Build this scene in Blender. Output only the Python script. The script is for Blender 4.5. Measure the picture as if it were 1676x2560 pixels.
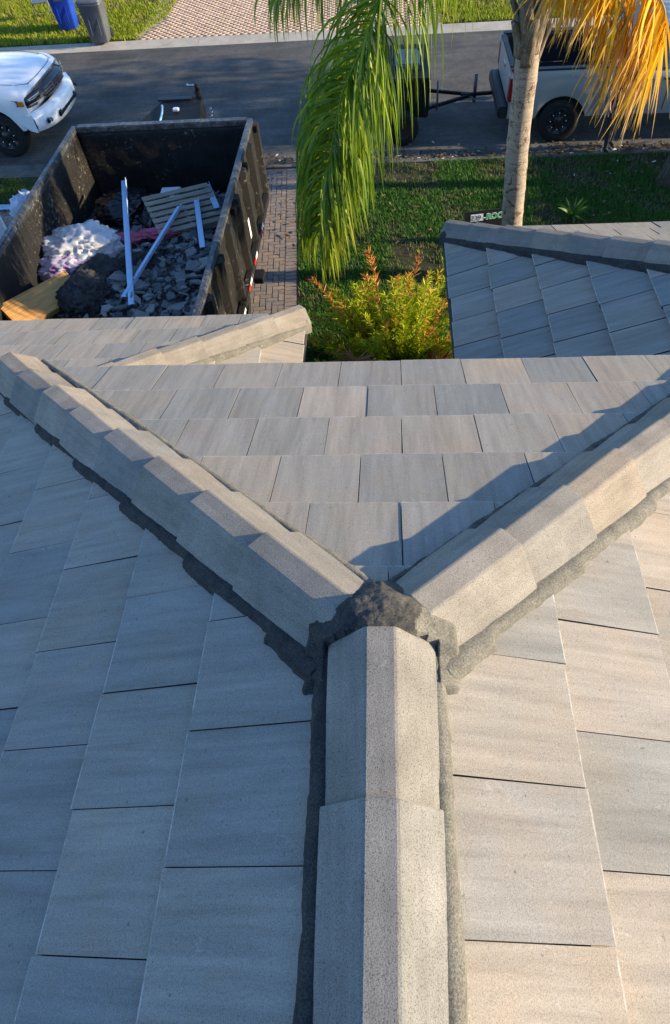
import bpy, bmesh, math, random
import numpy as np
from mathutils import Vector, Matrix, Euler, noise as mn

random.seed(7); RNG = np.random.default_rng(7)
for o in list(bpy.data.objects): bpy.data.objects.remove(o)
scn = bpy.context.scene
COL = scn.collection

# ------------------------------------------------------------ camera
PITCH, YAW, ROLL = 0.9131, -0.1052, -0.0921
fw = Vector((math.sin(YAW)*math.cos(PITCH), math.cos(YAW)*math.cos(PITCH), -math.sin(PITCH)))
rt = Vector((math.cos(YAW), -math.sin(YAW), 0)); up = rt.cross(fw)
rt2 = rt*math.cos(ROLL)+up*math.sin(ROLL); up2 = up*math.cos(ROLL)-rt*math.sin(ROLL)
cam = bpy.data.objects.new('camera', bpy.data.cameras.new('camera')); COL.objects.link(cam)
cam.matrix_world = Matrix(((rt2.x, up2.x, -fw.x, 0.0275), (rt2.y, up2.y, -fw.y, -0.6771), (rt2.z, up2.z, -fw.z, 1.6377), (0, 0, 0, 1)))
cam.data.sensor_fit = 'VERTICAL'; cam.data.sensor_height = 36; cam.data.sensor_width = 36
cam.data.lens = 36*1600/2560
cam.data.shift_x = (838-871.8)/2560; cam.data.shift_y = (1180.6-1280)/2560
cam.data.clip_start = 0.05; cam.data.clip_end = 600
scn.camera = cam

# ------------------------------------------------------------ world, sun, exposure
SUN = Vector((1, -0.03, 0.32)).normalized()
w = bpy.data.worlds.new('World'); scn.world = w; w.use_nodes = True
nt = w.node_tree; bg = nt.nodes['Background']; sky = nt.nodes.new('ShaderNodeTexSky')
sky.sky_type = 'NISHITA'; sky.sun_disc = False
sky.sun_elevation = math.asin(SUN.z); sky.sun_rotation = math.atan2(SUN.x, SUN.y)
nt.links.new(sky.outputs[0], bg.inputs[0]); bg.inputs[1].default_value = 0.145
sky.dust_density = 0.3; sky.ozone_density = 5.0; sky.air_density = 1.0
sl = bpy.data.lights.new('sun', 'SUN'); sl.energy = 4.3; sl.angle = math.radians(0.6); sl.color = (1.0, 0.82, 0.54)
so = bpy.data.objects.new('sun', sl); COL.objects.link(so); so.rotation_euler = SUN.to_track_quat('Z', 'Y').to_euler()
scn.view_settings.view_transform = 'Standard'; scn.view_settings.look = 'None'
scn.view_settings.gamma = 1; scn.view_settings.exposure = 1.35
scn.render.engine = 'CYCLES'

# ------------------------------------------------------------ materials
MATS = {}
class NB:
    def __init__(s, name, rough=0.85, spec=0.3):
        s.m = bpy.data.materials.new(name); s.m.use_nodes = True; s.t = s.m.node_tree
        s.b = s.t.nodes['Principled BSDF']; s.b.inputs['Roughness'].default_value = rough
        s.b.inputs['Specular IOR Level'].default_value = spec; MATS[name] = s.m
    def n(s, ty, **kw):
        x = s.t.nodes.new('ShaderNode'+ty)
        for k, v in kw.items(): setattr(x, k, v)
        return x
    def l(s, a, b): s.t.links.new(a, b)
    def val(s, inp, v):
        if hasattr(v, 'is_linked') or hasattr(v, 'links'): s.l(v, inp)
        else: inp.default_value = v
    def coord(s, kind='Object', scale=(1, 1, 1), rnd=0):
        tc = s.n('TexCoord'); mp = s.n('Mapping'); mp.inputs['Scale'].default_value = scale
        src = tc.outputs[kind]
        if rnd:
            oi = s.n('ObjectInfo'); mu = s.n('Math', operation='MULTIPLY'); mu.inputs[1].default_value = rnd
            s.l(oi.outputs['Random'], mu.inputs[0]); ad = s.n('VectorMath', operation='ADD')
            s.l(src, ad.inputs[0]); s.l(mu.outputs[0], ad.inputs[1]); src = ad.outputs[0]
        s.l(src, mp.inputs[0]); return mp.outputs[0]
    def noise(s, vec, scale=5, detail=4, rough=0.6, dist=0):
        x = s.n('TexNoise'); x.inputs['Scale'].default_value = scale; x.inputs['Detail'].default_value = detail
        x.inputs['Roughness'].default_value = rough; x.inputs['Distortion'].default_value = dist
        s.l(vec, x.inputs['Vector']); return x.outputs['Fac']
    def ramp(s, fac, stops, interp='LINEAR'):
        r = s.n('ValToRGB'); r.color_ramp.interpolation = interp
        e = r.color_ramp.elements
        while len(e) < len(stops): e.new(0.5)
        for i, (p, c) in enumerate(stops):
            e[i].position = p; e[i].color = (c, c, c, 1) if isinstance(c, (int, float)) else (*c, 1)
        s.val(r.inputs[0], fac); return r.outputs[0]
    def mix(s, fac, a, b, mode='MIX'):
        x = s.n('MixRGB', blend_type=mode); s.val(x.inputs[0], fac)
        for i, v in ((1, a), (2, b)):
            if isinstance(v, tuple): x.inputs[i].default_value = (*v, 1)
            elif isinstance(v, (int, float)): x.inputs[i].default_value = (v, v, v, 1)
            else: s.l(v, x.inputs[i])
        return x.outputs[0]
    def rnd(s): return s.n('ObjectInfo').outputs['Random']
    def color(s, c):
        if isinstance(c, tuple): s.b.inputs['Base Color'].default_value = (*c, 1)
        else: s.l(c, s.b.inputs['Base Color'])
    def bump(s, h, strength=0.3, dist=0.004):
        x = s.n('Bump'); x.inputs['Strength'].default_value = strength; x.inputs['Distance'].default_value = dist
        s.l(h, x.inputs['Height']); s.l(x.outputs[0], s.b.inputs['Normal'])
    def attr(s, name='Col'):
        a = s.n('Attribute'); a.attribute_name = name; return a.outputs['Color']

def tile_material(name, gain=1.0, speck=0.27, edge=False):
    b = NB(name, 0.9, 0.25)
    base = b.ramp(b.rnd(), [(0, (.268, .24, .205)), (.12, (.228, .222, .207)), (.26, (.325, .28, .228)), (.38, (.215, .217, .207)),
                            (.5, (.3, .266, .226)), (.62, (.205, .212, .205)), (.74, (.318, .278, .235)), (.87, (.228, .223, .21)), (1, (.285, .257, .22))])
    st = b.noise(b.coord('Object', (34, 2.2, 6), 37), 1, 5, .62, .4)
    st2 = b.noise(b.coord('Object', (9, 1.6, 3), 61), 1, 3, .6, .6)
    big = b.noise(b.coord('Object', (1, 1, 1), 91), 4.5, 3, .55, .5)
    c = b.mix(1, base, b.ramp(st, [(.25, .8), (.5, 1.0), (.75, 1.15)]), 'MULTIPLY')
    c = b.mix(1, c, b.ramp(st2, [(.3, .88), (.7, 1.1)]), 'MULTIPLY')
    c = b.mix(b.ramp(big, [(.42, 0.0), (.7, .5)]), c, b.mix(1, c, (1.12, .98, .84), 'MULTIPLY'))
    fine = b.noise(b.coord('Object', (1, 1, 1), 17), 330, 3, .75)
    c = b.mix(1, c, b.ramp(fine, [(.3, 1-speck*1.6), (.5, 1.0), (.7, 1+speck)]), 'MULTIPLY')
    chalk = b.noise(b.coord('Object', (3, 1.2, 1), 23), 7, 6, .72, 1.5)
    c = b.mix(b.ramp(chalk, [(.63, 0.0), (.74, .42)]), c, (.5, .49, .47))
    pit = b.noise(b.coord('Object', (1, 1, 1), 53), 60, 1, .4)
    c = b.mix(b.ramp(pit, [(.2, .65), (.25, 0.0)]), c, (.1, .095, .085))
    if edge:
        c = b.mix(b.ramp(b.noise(b.coord('Object', (1, 1, 1), 13), 16, 5, .75, .4), [(.42, .05), (.62, .8)]), c, (.48, .465, .44))
    if gain != 1: c = b.mix(1, c, (gain, gain, gain), 'MULTIPLY')
    b.color(c)
    b.bump(b.mix(.35, fine, st), 0.45, 0.003)
    return b.m
tile_material('tile'); tile_material('tile_edge', edge=True)
def cap_material(name, gain=1.0):
    b = NB(name, 0.92, 0.2)
    base = b.ramp(b.rnd(), [(0, (.2, .185, .165)), (.22, (.275, .23, .18)), (.4, (.205, .2, .188)), (.6, (.285, .245, .2)), (.8, (.215, .2, .178)), (1, (.26, .225, .18))])
    st = b.noise(b.coord('Object', (40, 2, 40), 37), 1, 5, .6, .3)
    fine = b.noise(b.coord('Object', (1, 1, 1), 17), 300, 3, .8)
    mid = b.noise(b.coord('Object', (1, 1, 1), 29), 6, 4, .6, .4)
    c = b.mix(1, base, b.ramp(st, [(.3, .88), (.7, 1.1)]), 'MULTIPLY')
    c = b.mix(1, c, b.ramp(fine, [(.36, .36), (.47, .97), (.7, 1.22)]), 'MULTIPLY')
    c = b.mix(1, c, b.ramp(mid, [(.3, .82), (.7, 1.16)]), 'MULTIPLY')
    sm = b.noise(b.coord('Object', (1, 1, 1), 71), 9, 6, .75, 1)
    c = b.mix(b.ramp(sm, [(.64, 0.0), (.73, .45)]), c, (.48, .47, .45))
    b.color(c); b.bump(fine, .55, .003)
cap_material('cap')
def mortar_material(name, a, bcol):
    b = NB(name, 0.95, 0.15); co = b.coord('Object')
    f = b.noise(co, 190, 4, .85); g = b.noise(co, 13, 4, .65, .5)
    c = b.mix(b.ramp(g, [(.35, 0.0), (.65, 1.0)]), a, bcol)
    c = b.mix(1, c, b.ramp(f, [(.32, .4), (.5, 1.0), (.68, 1.75)]), 'MULTIPLY'); b.color(c)
    b.bump(b.mix(.3, f, g), .9, .006)
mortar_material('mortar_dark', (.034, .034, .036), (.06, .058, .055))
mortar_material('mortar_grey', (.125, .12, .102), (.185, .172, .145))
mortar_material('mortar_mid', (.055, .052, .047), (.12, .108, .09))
def simple(name, c, rough=0.7, spec=0.3, metal=0.0, var=0.0, scale=8, bumpd=0.0, kind='Object'):
    b = NB(name, rough, spec); b.b.inputs['Metallic'].default_value = metal
    if var:
        f = b.noise(b.coord(kind), scale, 5, .65, .3)
        b.color(b.mix(1, b.mix(0, c, c), b.ramp(f, [(.25, 1-var), (.75, 1+var)]), 'MULTIPLY'))
        if bumpd: b.bump(f, .6, bumpd)
    else: b.color(c)
    return b
simple('deck', (.05, .045, .04)); simple('tile_side', (.045, .042, .04), .95); simple('stucco', (.55, .48, .38), .9, .2, 0, .08, 60, .004); simple('fascia', (.6, .57, .52), .6)
simple('black_metal', (.01, .01, .011), .65, .2, 0, .35, 14); simple('black_plastic', (.02, .02, .022), .5)
simple('rubber', (.016, .016, .017), .8, .2, 0, .3, 30)
simple('white_paint', (.74, .75, .76), .22, .5); simple('silver_paint', (.34, .34, .32), .3, .5, .15)
simple('chrome', (.6, .6, .62), .2, .5, 1.0); simple('glass', (.02, .025, .03), .06, .6)
simple('lamp_black', (.014, .014, .016), .12, .6); simple('amber', (.55, .19, .02), .25, .5); simple('red_lens', (.25, .01, .012), .2, .5)
simple('lamp_clear', (.4, .42, .44), .1, .6); simple('rim_alloy', (.03, .03, .032), .35, .5, .4)
simple('bin_blue', (.012, .05, .36), .4, .4, 0, .12, 6); simple('bin_grey', (.085, .095, .11), .45, .4, 0, .15, 6)
simple('lettering_dark', (.07, .07, .075), .3); simple('white_print', (.8, .8, .8), .6); simple('green_print', (.06, .5, .05), .6)
simple('reflect_red', (.55, .02, .015), .4); simple('reflect_white', (.75, .74, .72), .4)
simple('drip_metal', (.42, .58, .75), .4, .4, .1, .06, 10); simple('cardboard', (.45, .36, .26), .9)
simple('white_box', (.7, .72, .76), .6); simple('hose_blue', (.2, .4, .6), .5)
simple('tar_paper', (.045, .042, .04), .95, .2, 0, .5, 9, .01)
simple('black_film', (.012, .012, .014), .25, .5)
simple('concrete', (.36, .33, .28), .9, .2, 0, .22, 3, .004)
simple('concrete_dirt_shade', (.11, .105, .095), .9, .2, 0, .55, 2.2, .004)  # near kerb: dirt stains, with its shade also put into the dark tone
simple('soil', (.05, .04, .03), .95, .1, 0, .4, 12, .01)
simple('steel_leg', (.12, .12, .13), .45, .4, .4); simple('pink_plastic', (.5, .1, .16), .5)

b = NB('asphalt', .88, .25); co = b.coord('Object')
f1 = b.noise(co, 1.1, 5, .6, .4); f2 = b.noise(co, 90, 3, .75); f3 = b.noise(co, 6, 5, .7, 1)
c = b.mix(b.ramp(f1, [(.35, 0.0), (.65, 1.0)]), (.06, .059, .058), (.1, .096, .088))
c = b.mix(1, c, b.ramp(f2, [(.3, .55), (.5, 1.0), (.72, 1.6)]), 'MULTIPLY')
c = b.mix(1, c, b.ramp(f3, [(.3, .8), (.7, 1.15)]), 'MULTIPLY')
f4 = b.noise(b.coord('Object', (.25, 2.2, 1)), 1, 5, .65, .6); c = b.mix(1, c, b.ramp(f4, [(.35, .75), (.6, 1.12)]), 'MULTIPLY')
f5 = b.noise(co, 2.2, 8, .7, 2.5); c = b.mix(b.ramp(f5, [(.485, 0.0), (.497, .5), (.503, .5), (.515, 0.0)]), c, (.02, .02, .02)); b.color(c); b.bump(f2, .7, .006)

b = NB('paver', .9, .2)
base = b.ramp(b.rnd(), [(0, (.2, .165, .15)), (.3, (.25, .2, .17)), (.55, (.185, .165, .16)), (.8, (.27, .21, .17)), (1, (.22, .185, .17))])
f = b.noise(b.coord('Object', (1, 1, 1), 31), 14, 5, .7, .4); g = b.noise(b.coord('Object', (1, 1, 1), 31), 130, 3, .7)
c = b.mix(1, base, b.ramp(f, [(.3, .78), (.7, 1.18)]), 'MULTIPLY'); c = b.mix(1, c, b.ramp(g, [(.3, .75), (.7, 1.2)]), 'MULTIPLY')
b.color(c); b.bump(g, .5, .003)
b = NB('paver_field', .9, .2)
base = b.attr(); f = b.noise(b.coord('Object'), 3, 5, .7, .4)
b.color(b.mix(1, base, b.ramp(f, [(.3, .82), (.7, 1.15)]), 'MULTIPLY'))
b = NB('joint_sand', .95, .1); f = b.noise(b.coord('Object'), 20, 4, .7)
b.color(b.ramp(f, [(.3, (.08, .07, .058)), (.7, (.16, .135, .11))]))

simple('joint_light', (.34, .27, .2), .95, .1, 0, .2, 9)
b = NB('lawn_soil', .95, .1); f = b.noise(b.coord('Object'), 9, 6, .75, .5); g = b.noise(b.coord('Object'), 1.3, 4, .6)
c = b.mix(b.ramp(g, [(.42, 0.0), (.62, 1.0)]), b.ramp(f, [(.3, (.012, .025, .008)), (.7, (.03, .055, .015))]), b.ramp(f, [(.3, (.025, .025, .014)), (.7, (.08, .07, .04))]))
b.color(c); b.bump(f, .8, .03)
def leafmat(name, rough=.5, trans=.35, spec=.35, var=.15):
    b = NB(name, rough, spec); c = b.attr()
    tr = b.n('BsdfTranslucent'); mx = b.n('MixShader'); mx.inputs[0].default_value = trans
    b.color(c); b.l(c, tr.inputs[0]); out = b.t.nodes['Material Output']
    b.l(b.b.outputs[0], mx.inputs[1]); b.l(tr.outputs[0], mx.inputs[2]); b.l(mx.outputs[0], out.inputs[0])
leafmat('leaf'); leafmat('frond_leaf', .5, .4, .35); leafmat('grass_blade', .6, .35, .2); leafmat('dead_leaf', .6, .4, .2)
leafmat('thin_plastic', .25, .45, .5)
b = NB('attr_matte', .9, .15); b.color(b.attr())

b = NB('palm_bark', .95, .15); co = b.coord('Object', (1, 1, 1))
f = b.noise(b.coord('Object', (3, 3, 26)), 1.6, 6, .7, .8); g = b.noise(co, 9, 6, .75, 1); h = b.noise(b.coord('Object', (1, 1, 2.2)), 55, 4, .7)
c = b.ramp(f, [(.25, (.13, .1, .075)), (.42, (.33, .265, .205)), (.6, (.45, .37, .29)), (.8, (.24, .185, .135))])
c = b.mix(b.ramp(g, [(.54, 0.0), (.62, .9)]), c, (.1, .06, .038)); c = b.mix(1, c, b.ramp(h, [(.3, .7), (.7, 1.25)]), 'MULTIPLY')
b.color(c); b.bump(b.mix(.5, f, h), .9, .02)
b = NB('oak_bark', .95, .1); f = b.noise(b.coord('Object', (9, 9, 1.6)), 2, 6, .75, 1)
b.color(b.ramp(f, [(.3, (.03, .025, .02)), (.7, (.17, .15, .125))])); b.bump(f, 1, .03)
b = NB('boot_fibre', .95, .1); f = b.noise(b.coord('Object', (14, 14, 2.5)), 2, 6, .75, 1)
b.color(b.ramp(f, [(.28, (.05, .035, .025)), (.5, (.2, .155, .115)), (.72, (.42, .36, .29))])); b.bump(f, 1, .02)
b = NB('bed_wall', .6, .35); f = b.noise(b.coord('Object'), 16, 7, .82, .3); g = b.noise(b.coord('Object', (1, 1, .5)), 1.1, 5, .7, .6); st = b.noise(b.coord('Object', (5, 5, .5)), 2, 5, .7, .5)
c = b.mix(b.ramp(st, [(.5, 0.0), (.75, .6)]), (.01, .0095, .0095), (.034, .029, .024))
c = b.mix(b.ramp(b.mix(.35, f, g), [(.57, 0.0), (.62, .85)]), c, (.3, .26, .2)); b.color(c); b.bump(f, .5, .01)
b = NB('rim_metal', .45, .5); f = b.noise(b.coord('Object', (1, 1, 1)), 9, 6, .75, .8)
b.color(b.ramp(f, [(.35, (.018, .02, .023)), (.52, (.06, .068, .08)), (.7, (.2, .2, .2))])); b.b.inputs['Metallic'].default_value = .25
b = NB('wood_panel', .55, .3); f = b.noise(b.coord('Object', (2.5, 40, 40)), 1, 5, .6, 1.2)
b.color(b.ramp(f, [(.3, (.33, .15, .04)), (.7, (.62, .34, .11))]))
b = NB('pallet_wood', .9, .15); f = b.noise(b.coord('Object', (4, 30, 30), 11), 1, 5, .6, 1)
b.color(b.ramp(f, [(.3, (.2, .16, .115)), (.7, (.42, .36, .28))]))
b = NB('rubble', .95, .1); f = b.noise(b.coord('Object'), 7, 7, .8, .5)
b.color(b.ramp(f, [(.3, (.025, .024, .024)), (.55, (.1, .095, .09)), (.75, (.24, .22, .2))])); b.bump(f, 1, .06)
b = NB('shard', .95, .15); base = b.ramp(b.rnd(), [(0, (.11, .11, .115)), (.3, (.19, .185, .18)), (.6, (.27, .26, .24)), (.85, (.15, .15, .155)), (1, (.34, .31, .27))])
f = b.noise(b.coord('Object', (30, 3, 3), 9), 1, 4, .6, .5); b.color(b.mix(1, base, b.ramp(f, [(.3, .7), (.7, 1.25)]), 'MULTIPLY'))

# ------------------------------------------------------------ mesh helpers
class MB:
    def __init__(s): s.v = []; s.f = []; s.m = []; s.sm = []
    def add(s, vs, fs, mi=0, smooth=False):
        o = len(s.v); s.v += [tuple(p) for p in vs]
        s.f += [tuple(i+o for i in f) for f in fs]; s.m += [mi]*len(fs); s.sm += [smooth]*len(fs)
    def box(s, c, d, rot=None, mi=0, bev=0.0):
        c = Vector(c); hx, hy, hz = d[0]/2, d[1]/2, d[2]/2
        if bev <= 0:
            vs = [Vector((sx*hx, sy*hy, sz*hz)) for sz in (-1, 1) for sy in (-1, 1) for sx in (-1, 1)]
            fs = [(0, 2, 3, 1), (4, 5, 7, 6), (0, 1, 5, 4), (2, 6, 7, 3), (0, 4, 6, 2), (1, 3, 7, 5)]
        else:
            bm = bmesh.new(); bmesh.ops.create_cube(bm, size=1)
            for v in bm.verts: v.co = Vector((v.co.x*2*hx, v.co.y*2*hy, v.co.z*2*hz))
            bmesh.ops.bevel(bm, geom=list(bm.edges), offset=bev, segments=2, affect='EDGES')
            bm.verts.index_update(); vs = [v.co.copy() for v in bm.verts]; fs = [tuple(v.index for v in f.verts) for f in bm.faces]; bm.free()
        if rot is not None:
            R = rot if isinstance(rot, Matrix) else Euler(rot).to_matrix()
            vs = [R @ v for v in vs]
        s.add([v+c for v in vs], fs, mi)
        return s
    def bar(s, a, b2, wx, wz, mi=0):
        a, b2 = Vector(a), Vector(b2); d = b2-a; q = d.to_track_quat('X', 'Z').to_matrix()
        return s.box((a+b2)/2, (d.length, wx, wz), q, mi)
    def tube(s, pts, rad, n=8, mi=0, cap=True):
        pts = [Vector(p) for p in pts]; rings = []
        for i, p in enumerate(pts):
            t = (pts[min(i+1, len(pts)-1)]-pts[max(i-1, 0)]).normalized()
            a = t.cross(Vector((0.31, 0.95, 0.02))).normalized(); bb = t.cross(a)
            r = rad[i] if isinstance(rad, (list, tuple)) else rad
            rings.append([p+(a*math.cos(k*2*math.pi/n)+bb*math.sin(k*2*math.pi/n))*r for k in range(n)])
        vs = [q for r in rings for q in r]; fs = []
        for i in range(len(pts)-1):
            for k in range(n): fs.append((i*n+k, i*n+(k+1) % n, (i+1)*n+(k+1) % n, (i+1)*n+k))
        if cap: fs += [tuple(range(n))[::-1], tuple((len(pts)-1)*n+k for k in range(n))]
        s.add(vs, fs, mi, True); return s
    def prism(s, poly, axis_fn, d0, d1, mi=0):
        n = len(poly); vs = [axis_fn(p, d0) for p in poly]+[axis_fn(p, d1) for p in poly]
        fs = [tuple(range(n))[::-1], tuple(range(n, 2*n))]+[(i, (i+1) % n, n+(i+1) % n, n+i) for i in range(n)]
        s.add(vs, fs, mi); return s
    def lathe(s, prof, c, axis='Y', n=24, mi=0):
        c = Vector(c); vs = []; fs = []
        for r, h in prof:
            for k in range(n):
                a = 2*math.pi*k/n; u, v = r*math.cos(a), r*math.sin(a)
                vs.append(c+(Vector((u, h, v)) if axis == 'Y' else Vector((u, v, h))))
        for i in range(len(prof)-1):
            for k in range(n): fs.append((i*n+k, i*n+(k+1) % n, (i+1)*n+(k+1) % n, (i+1)*n+k))
        s.add(vs, fs, mi, True); return s
    def build(s, name, mats, parent=None, loc=None, fixn=True):
        me = bpy.data.meshes.new(name); me.from_pydata(s.v, [], s.f)
        for m in ([mats] if isinstance(mats, str) else mats): me.materials.append(MATS[m])
        me.polygons.foreach_set('material_index', s.m); me.polygons.foreach_set('use_smooth', s.sm)
        if fixn:
            bm = bmesh.new(); bm.from_mesh(me); bmesh.ops.recalc_face_normals(bm, faces=bm.faces); bm.to_mesh(me); bm.free()
        me.update(); o = bpy.data.objects.new(name, me); COL.objects.link(o)
        if parent is not None: o.parent = parent
        if loc is not None: o.location = loc
        return o
def np_mesh(name, V, F, mat, parent=None, col=None, smooth=False):
    """V (n,3), F (m,k) arrays; col (n,3) point colours"""
    me = bpy.data.meshes.new(name); V = np.asarray(V, np.float32); F = np.asarray(F, np.int32); k = F.shape[1]
    me.vertices.add(len(V)); me.vertices.foreach_set('co', V.ravel())
    me.loops.add(F.size); me.loops.foreach_set('vertex_index', F.ravel())
    me.polygons.add(len(F)); me.polygons.foreach_set('loop_start', np.arange(0, F.size, k, dtype=np.int32))
    if smooth: me.polygons.foreach_set('use_smooth', np.ones(len(F), bool))
    if col is not None:
        a = me.color_attributes.new('Col', 'FLOAT_COLOR', 'POINT')
        a.data.foreach_set('color', np.hstack([np.asarray(col, np.float32), np.ones((len(V), 1), np.float32)]).ravel())
    me.materials.append(MATS[mat]); me.update(calc_edges=True); me.validate()
    o = bpy.data.objects.new(name, me); COL.objects.link(o)
    if parent is not None: o.parent = parent
    return o
def empty(name, loc=(0, 0, 0), rz=0):
    o = bpy.data.objects.new(name, None); COL.objects.link(o); o.location = loc; o.rotation_euler = (0, 0, rz); o.empty_display_size = .2
    return o
def tag(o, label, cat, group=None):
    o['label'] = label; o['category'] = cat
    if group: o['group'] = group
    return o
def struct(o): o['kind'] = 'structure'; return o
def stuff(o): o['kind'] = 'stuff'; return o
def sub(o, parent): o.parent = parent; return o
def copy_tree(o, parent=None):
    c = o.copy(); COL.objects.link(c); c.parent = parent
    for ch in list(o.children): copy_tree(ch, c)
    return c
def font_obj(name, c, parent):
    t = bpy.data.objects.new('tmp', c); COL.objects.link(t); bpy.context.view_layer.update()
    me = bpy.data.meshes.new_from_object(t.evaluated_get(bpy.context.evaluated_depsgraph_get())); bpy.data.objects.remove(t)
    o = bpy.data.objects.new(name, me); COL.objects.link(o); o.parent = parent; return o
def clip(poly, a, bb, c):          # keep a*u+bb*v <= c
    out = []
    for i in range(len(poly)):
        p, q = poly[i], poly[(i+1) % len(poly)]; dp = a*p[0]+bb*p[1]-c; dq = a*q[0]+bb*q[1]-c
        if dp <= 0: out.append(p)
        if dp*dq < 0: t = dp/(dp-dq); out.append((p[0]+(q[0]-p[0])*t, p[1]+(q[1]-p[1])*t))
    return out
def area(p): return abs(sum(p[i][0]*p[(i+1) % len(p)][1]-p[(i+1) % len(p)][0]*p[i][1] for i in range(len(p))))/2
def nz(x, y=0, z=0): return mn.noise(Vector((x, y, z)))

# ============================================================ SETTING
G = -4.8
def sheet(name, x0, x1, y0, y1, z, mat, sub_=1, amp=0):
    nx = max(1, int((x1-x0)*sub_)); ny = max(1, int((y1-y0)*sub_)); V = []; F = []
    for j in range(ny+1):
        for i in range(nx+1):
            x = x0+(x1-x0)*i/nx; y = y0+(y1-y0)*j/ny; V.append((x, y, z+(amp*nz(x*1.3, y*1.3) if amp else 0)))
    for j in range(ny):
        for i in range(nx): k = j*(nx+1)+i; F.append((k, k+1, k+nx+2, k+nx+1))
    return np_mesh(name, V, F, mat)
struct(sheet('ground', -150, 150, -120, 180, G-.14, 'lawn_soil'))
struct(sheet('road', -90, 90, 12.6, 19.0, G-.05, 'asphalt'))
LV = []; LF = []
for j in range(17):
    y = 4.0+8.08*j/16; xl = -1.77+(12.02-y)*.0805
    for i in range(41):
        t_ = (i/40)**2; x = xl+(60-xl)*t_; LV.append((x, y, G-.012+.012*nz(x*1.3, y*1.3)))
for j in range(16):
    for i in range(40): k = j*41+i; LF.append((k, k+1, k+42, k+41))
struct(np_mesh('lawn', LV, LF, 'lawn_soil'))
struct(sheet('lawn_verge', -40, -6.6, 10.7, 12.08, G-.012, 'lawn_soil', 2, .012))
struct(sheet('lawn_across', -60, 60, 19.5, 60, G-.012, 'lawn_soil', 1, .012))
def kerb(name, y0, y1, zs, mat, step=3.05):
    m = MB(); x = -60
    ys = [y0+(y1-y0)*t for t in (0, .18, .3, .75, 1)]
    while x < 60:
        e = x+step-.008; vs = []
        for xx in (x, e):
            vs += [(xx, yy, zz) for yy, zz in zip(ys, zs)]+[(xx, y1, G-.2), (xx, y0, G-.2)]
        n = 7; m.add(vs, [(i, (i+1) % n, n+(i+1) % n, n+i) for i in range(n)]+[tuple(range(n))[::-1], tuple(range(n, 2*n))])
        x += step
    return struct(m.build(name, mat))
kerb('kerb_near_side', 12.10, 12.66, (G, G-.005, G-.035, G-.06, G-.02), 'concrete_dirt_shade')
kerb('kerb_far_side', 18.95, 19.45, (G-.045, G-.05, G-.05, G-.012, G+.004), 'concrete')

# pavers of the near driveway: herringbone, each one near enough is its own piece
drive = struct(sheet('driveway', -9.5, -1.25, 1.5, 12.08, G-.03, 'joint_sand'))
PA = math.radians(4.6)
pm = MB(); pm.box((0, 0, 0), (.194, .094, .05), bev=.006); pv = pm.build('paver', 'paver'); pvm = pv.data
bpy.data.objects.remove(pv)
ca, sa = math.cos(PA), math.sin(PA)
FV = []; FF = []; FC = []
def flat_paver(cx, cy, dx, dy, z, ang):
    k = len(FV); c_, s_ = math.cos(ang), math.sin(ang); zt = z+random.uniform(-.003, .003)
    for zz, sh in ((zt-.03, 0), (zt, .003)):
        for sx, sy in ((-1, -1), (1, -1), (1, 1), (-1, 1)):
            x = sx*(dx/2-sh); y = sy*(dy/2-sh); FV.append((cx+x*c_-y*s_, cy+x*s_+y*c_, zz))
    FF.extend([(k+4, k+5, k+6, k+7), (k, k+1, k+5, k+4), (k+1, k+2, k+6, k+5), (k+2, k+3, k+7, k+6), (k+3, k, k+4, k+7)])
    t = random.random(); base = np.array((.2, .165, .15))*(1-t)+np.array((.27, .215, .175))*t
    FC.extend([base*random.uniform(.85, 1.1)]*8)
OX, OY = -1.79, 12.02       # driveway corner at the kerb
cnt = 0
def to_world(u, v): return OX+u*ca+v*sa, OY+u*sa-v*ca       # u right, v towards house
for j in range(-2, 62):
    for i in range(-78, 0):
        k = (i-j) % 4
        if k == 0: u, v, dx, dy = (i+1)*.1, (j+.5)*.1, .194, .094
        elif k == 3: u, v, dx, dy = (i+.5)*.1, (j)*.1+.1, .094, .194     # covers j and next row
        else: continue
        if k == 3: v = (j+1)*.1
        if k == 0 and i == -1: u, dx = -.05, .094
        u -= .2; v += .05
        if u > -.22 or v < .1: continue
        x, y = to_world(u, v)
        if y < 1.6: continue
        if x < -7.0+max(0, (y-11.0))*.0 and y > 10.9: continue
        if x > -2.75 and y > 6.9 and cnt < 300:
            o = bpy.data.objects.new('paver', pvm); COL.objects.link(o); o.parent = drive
            o.location = (x, y, G-.02+random.uniform(-.0025, .0025)); o.rotation_euler = (random.gauss(0, .004), random.gauss(0, .004), PA+(math.pi/2 if dy > dx else 0)); cnt += 1
            if dx+dy < .2: o.scale = (.094/.194, 1, 1)
        elif x > -9.4: flat_paver(x, y, dx, dy, G+.003, PA)
for n_ in range(56):     # soldier border
    x, y = to_world(-.1, .05+n_*.1)
    o = bpy.data.objects.new('border_paver', pvm); COL.objects.link(o); o.parent = drive
    o.location = (x, y, G-.018+random.uniform(-.002, .002)); o.rotation_euler = (0, 0, PA)
o = np_mesh('paver_field', FV, FF, 'paver_field', drive, FC); stuff(o)
# driveway across the street
FV = []; FF = []; FC = []
far = struct(sheet('driveway_across', -6.9, 1.5, 19.46, 40, G+.004, 'joint_light'))
for r in range(62):
    y = 19.52+r*.105
    for q in range(42):
        x = -6.75+q*.205+(r % 2)*.1
        if y < 21.2 and x < -6.75+ (0 if y < 19.9 else (y-19.9)*.35): continue
        if x > 1.45: continue
        flat_paver(x, y, .2025, .1025, G+.007, 0)
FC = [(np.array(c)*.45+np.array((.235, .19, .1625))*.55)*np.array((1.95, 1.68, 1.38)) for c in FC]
stuff(np_mesh('paver_field', FV, FF, 'paver_field', far, FC))

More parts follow.
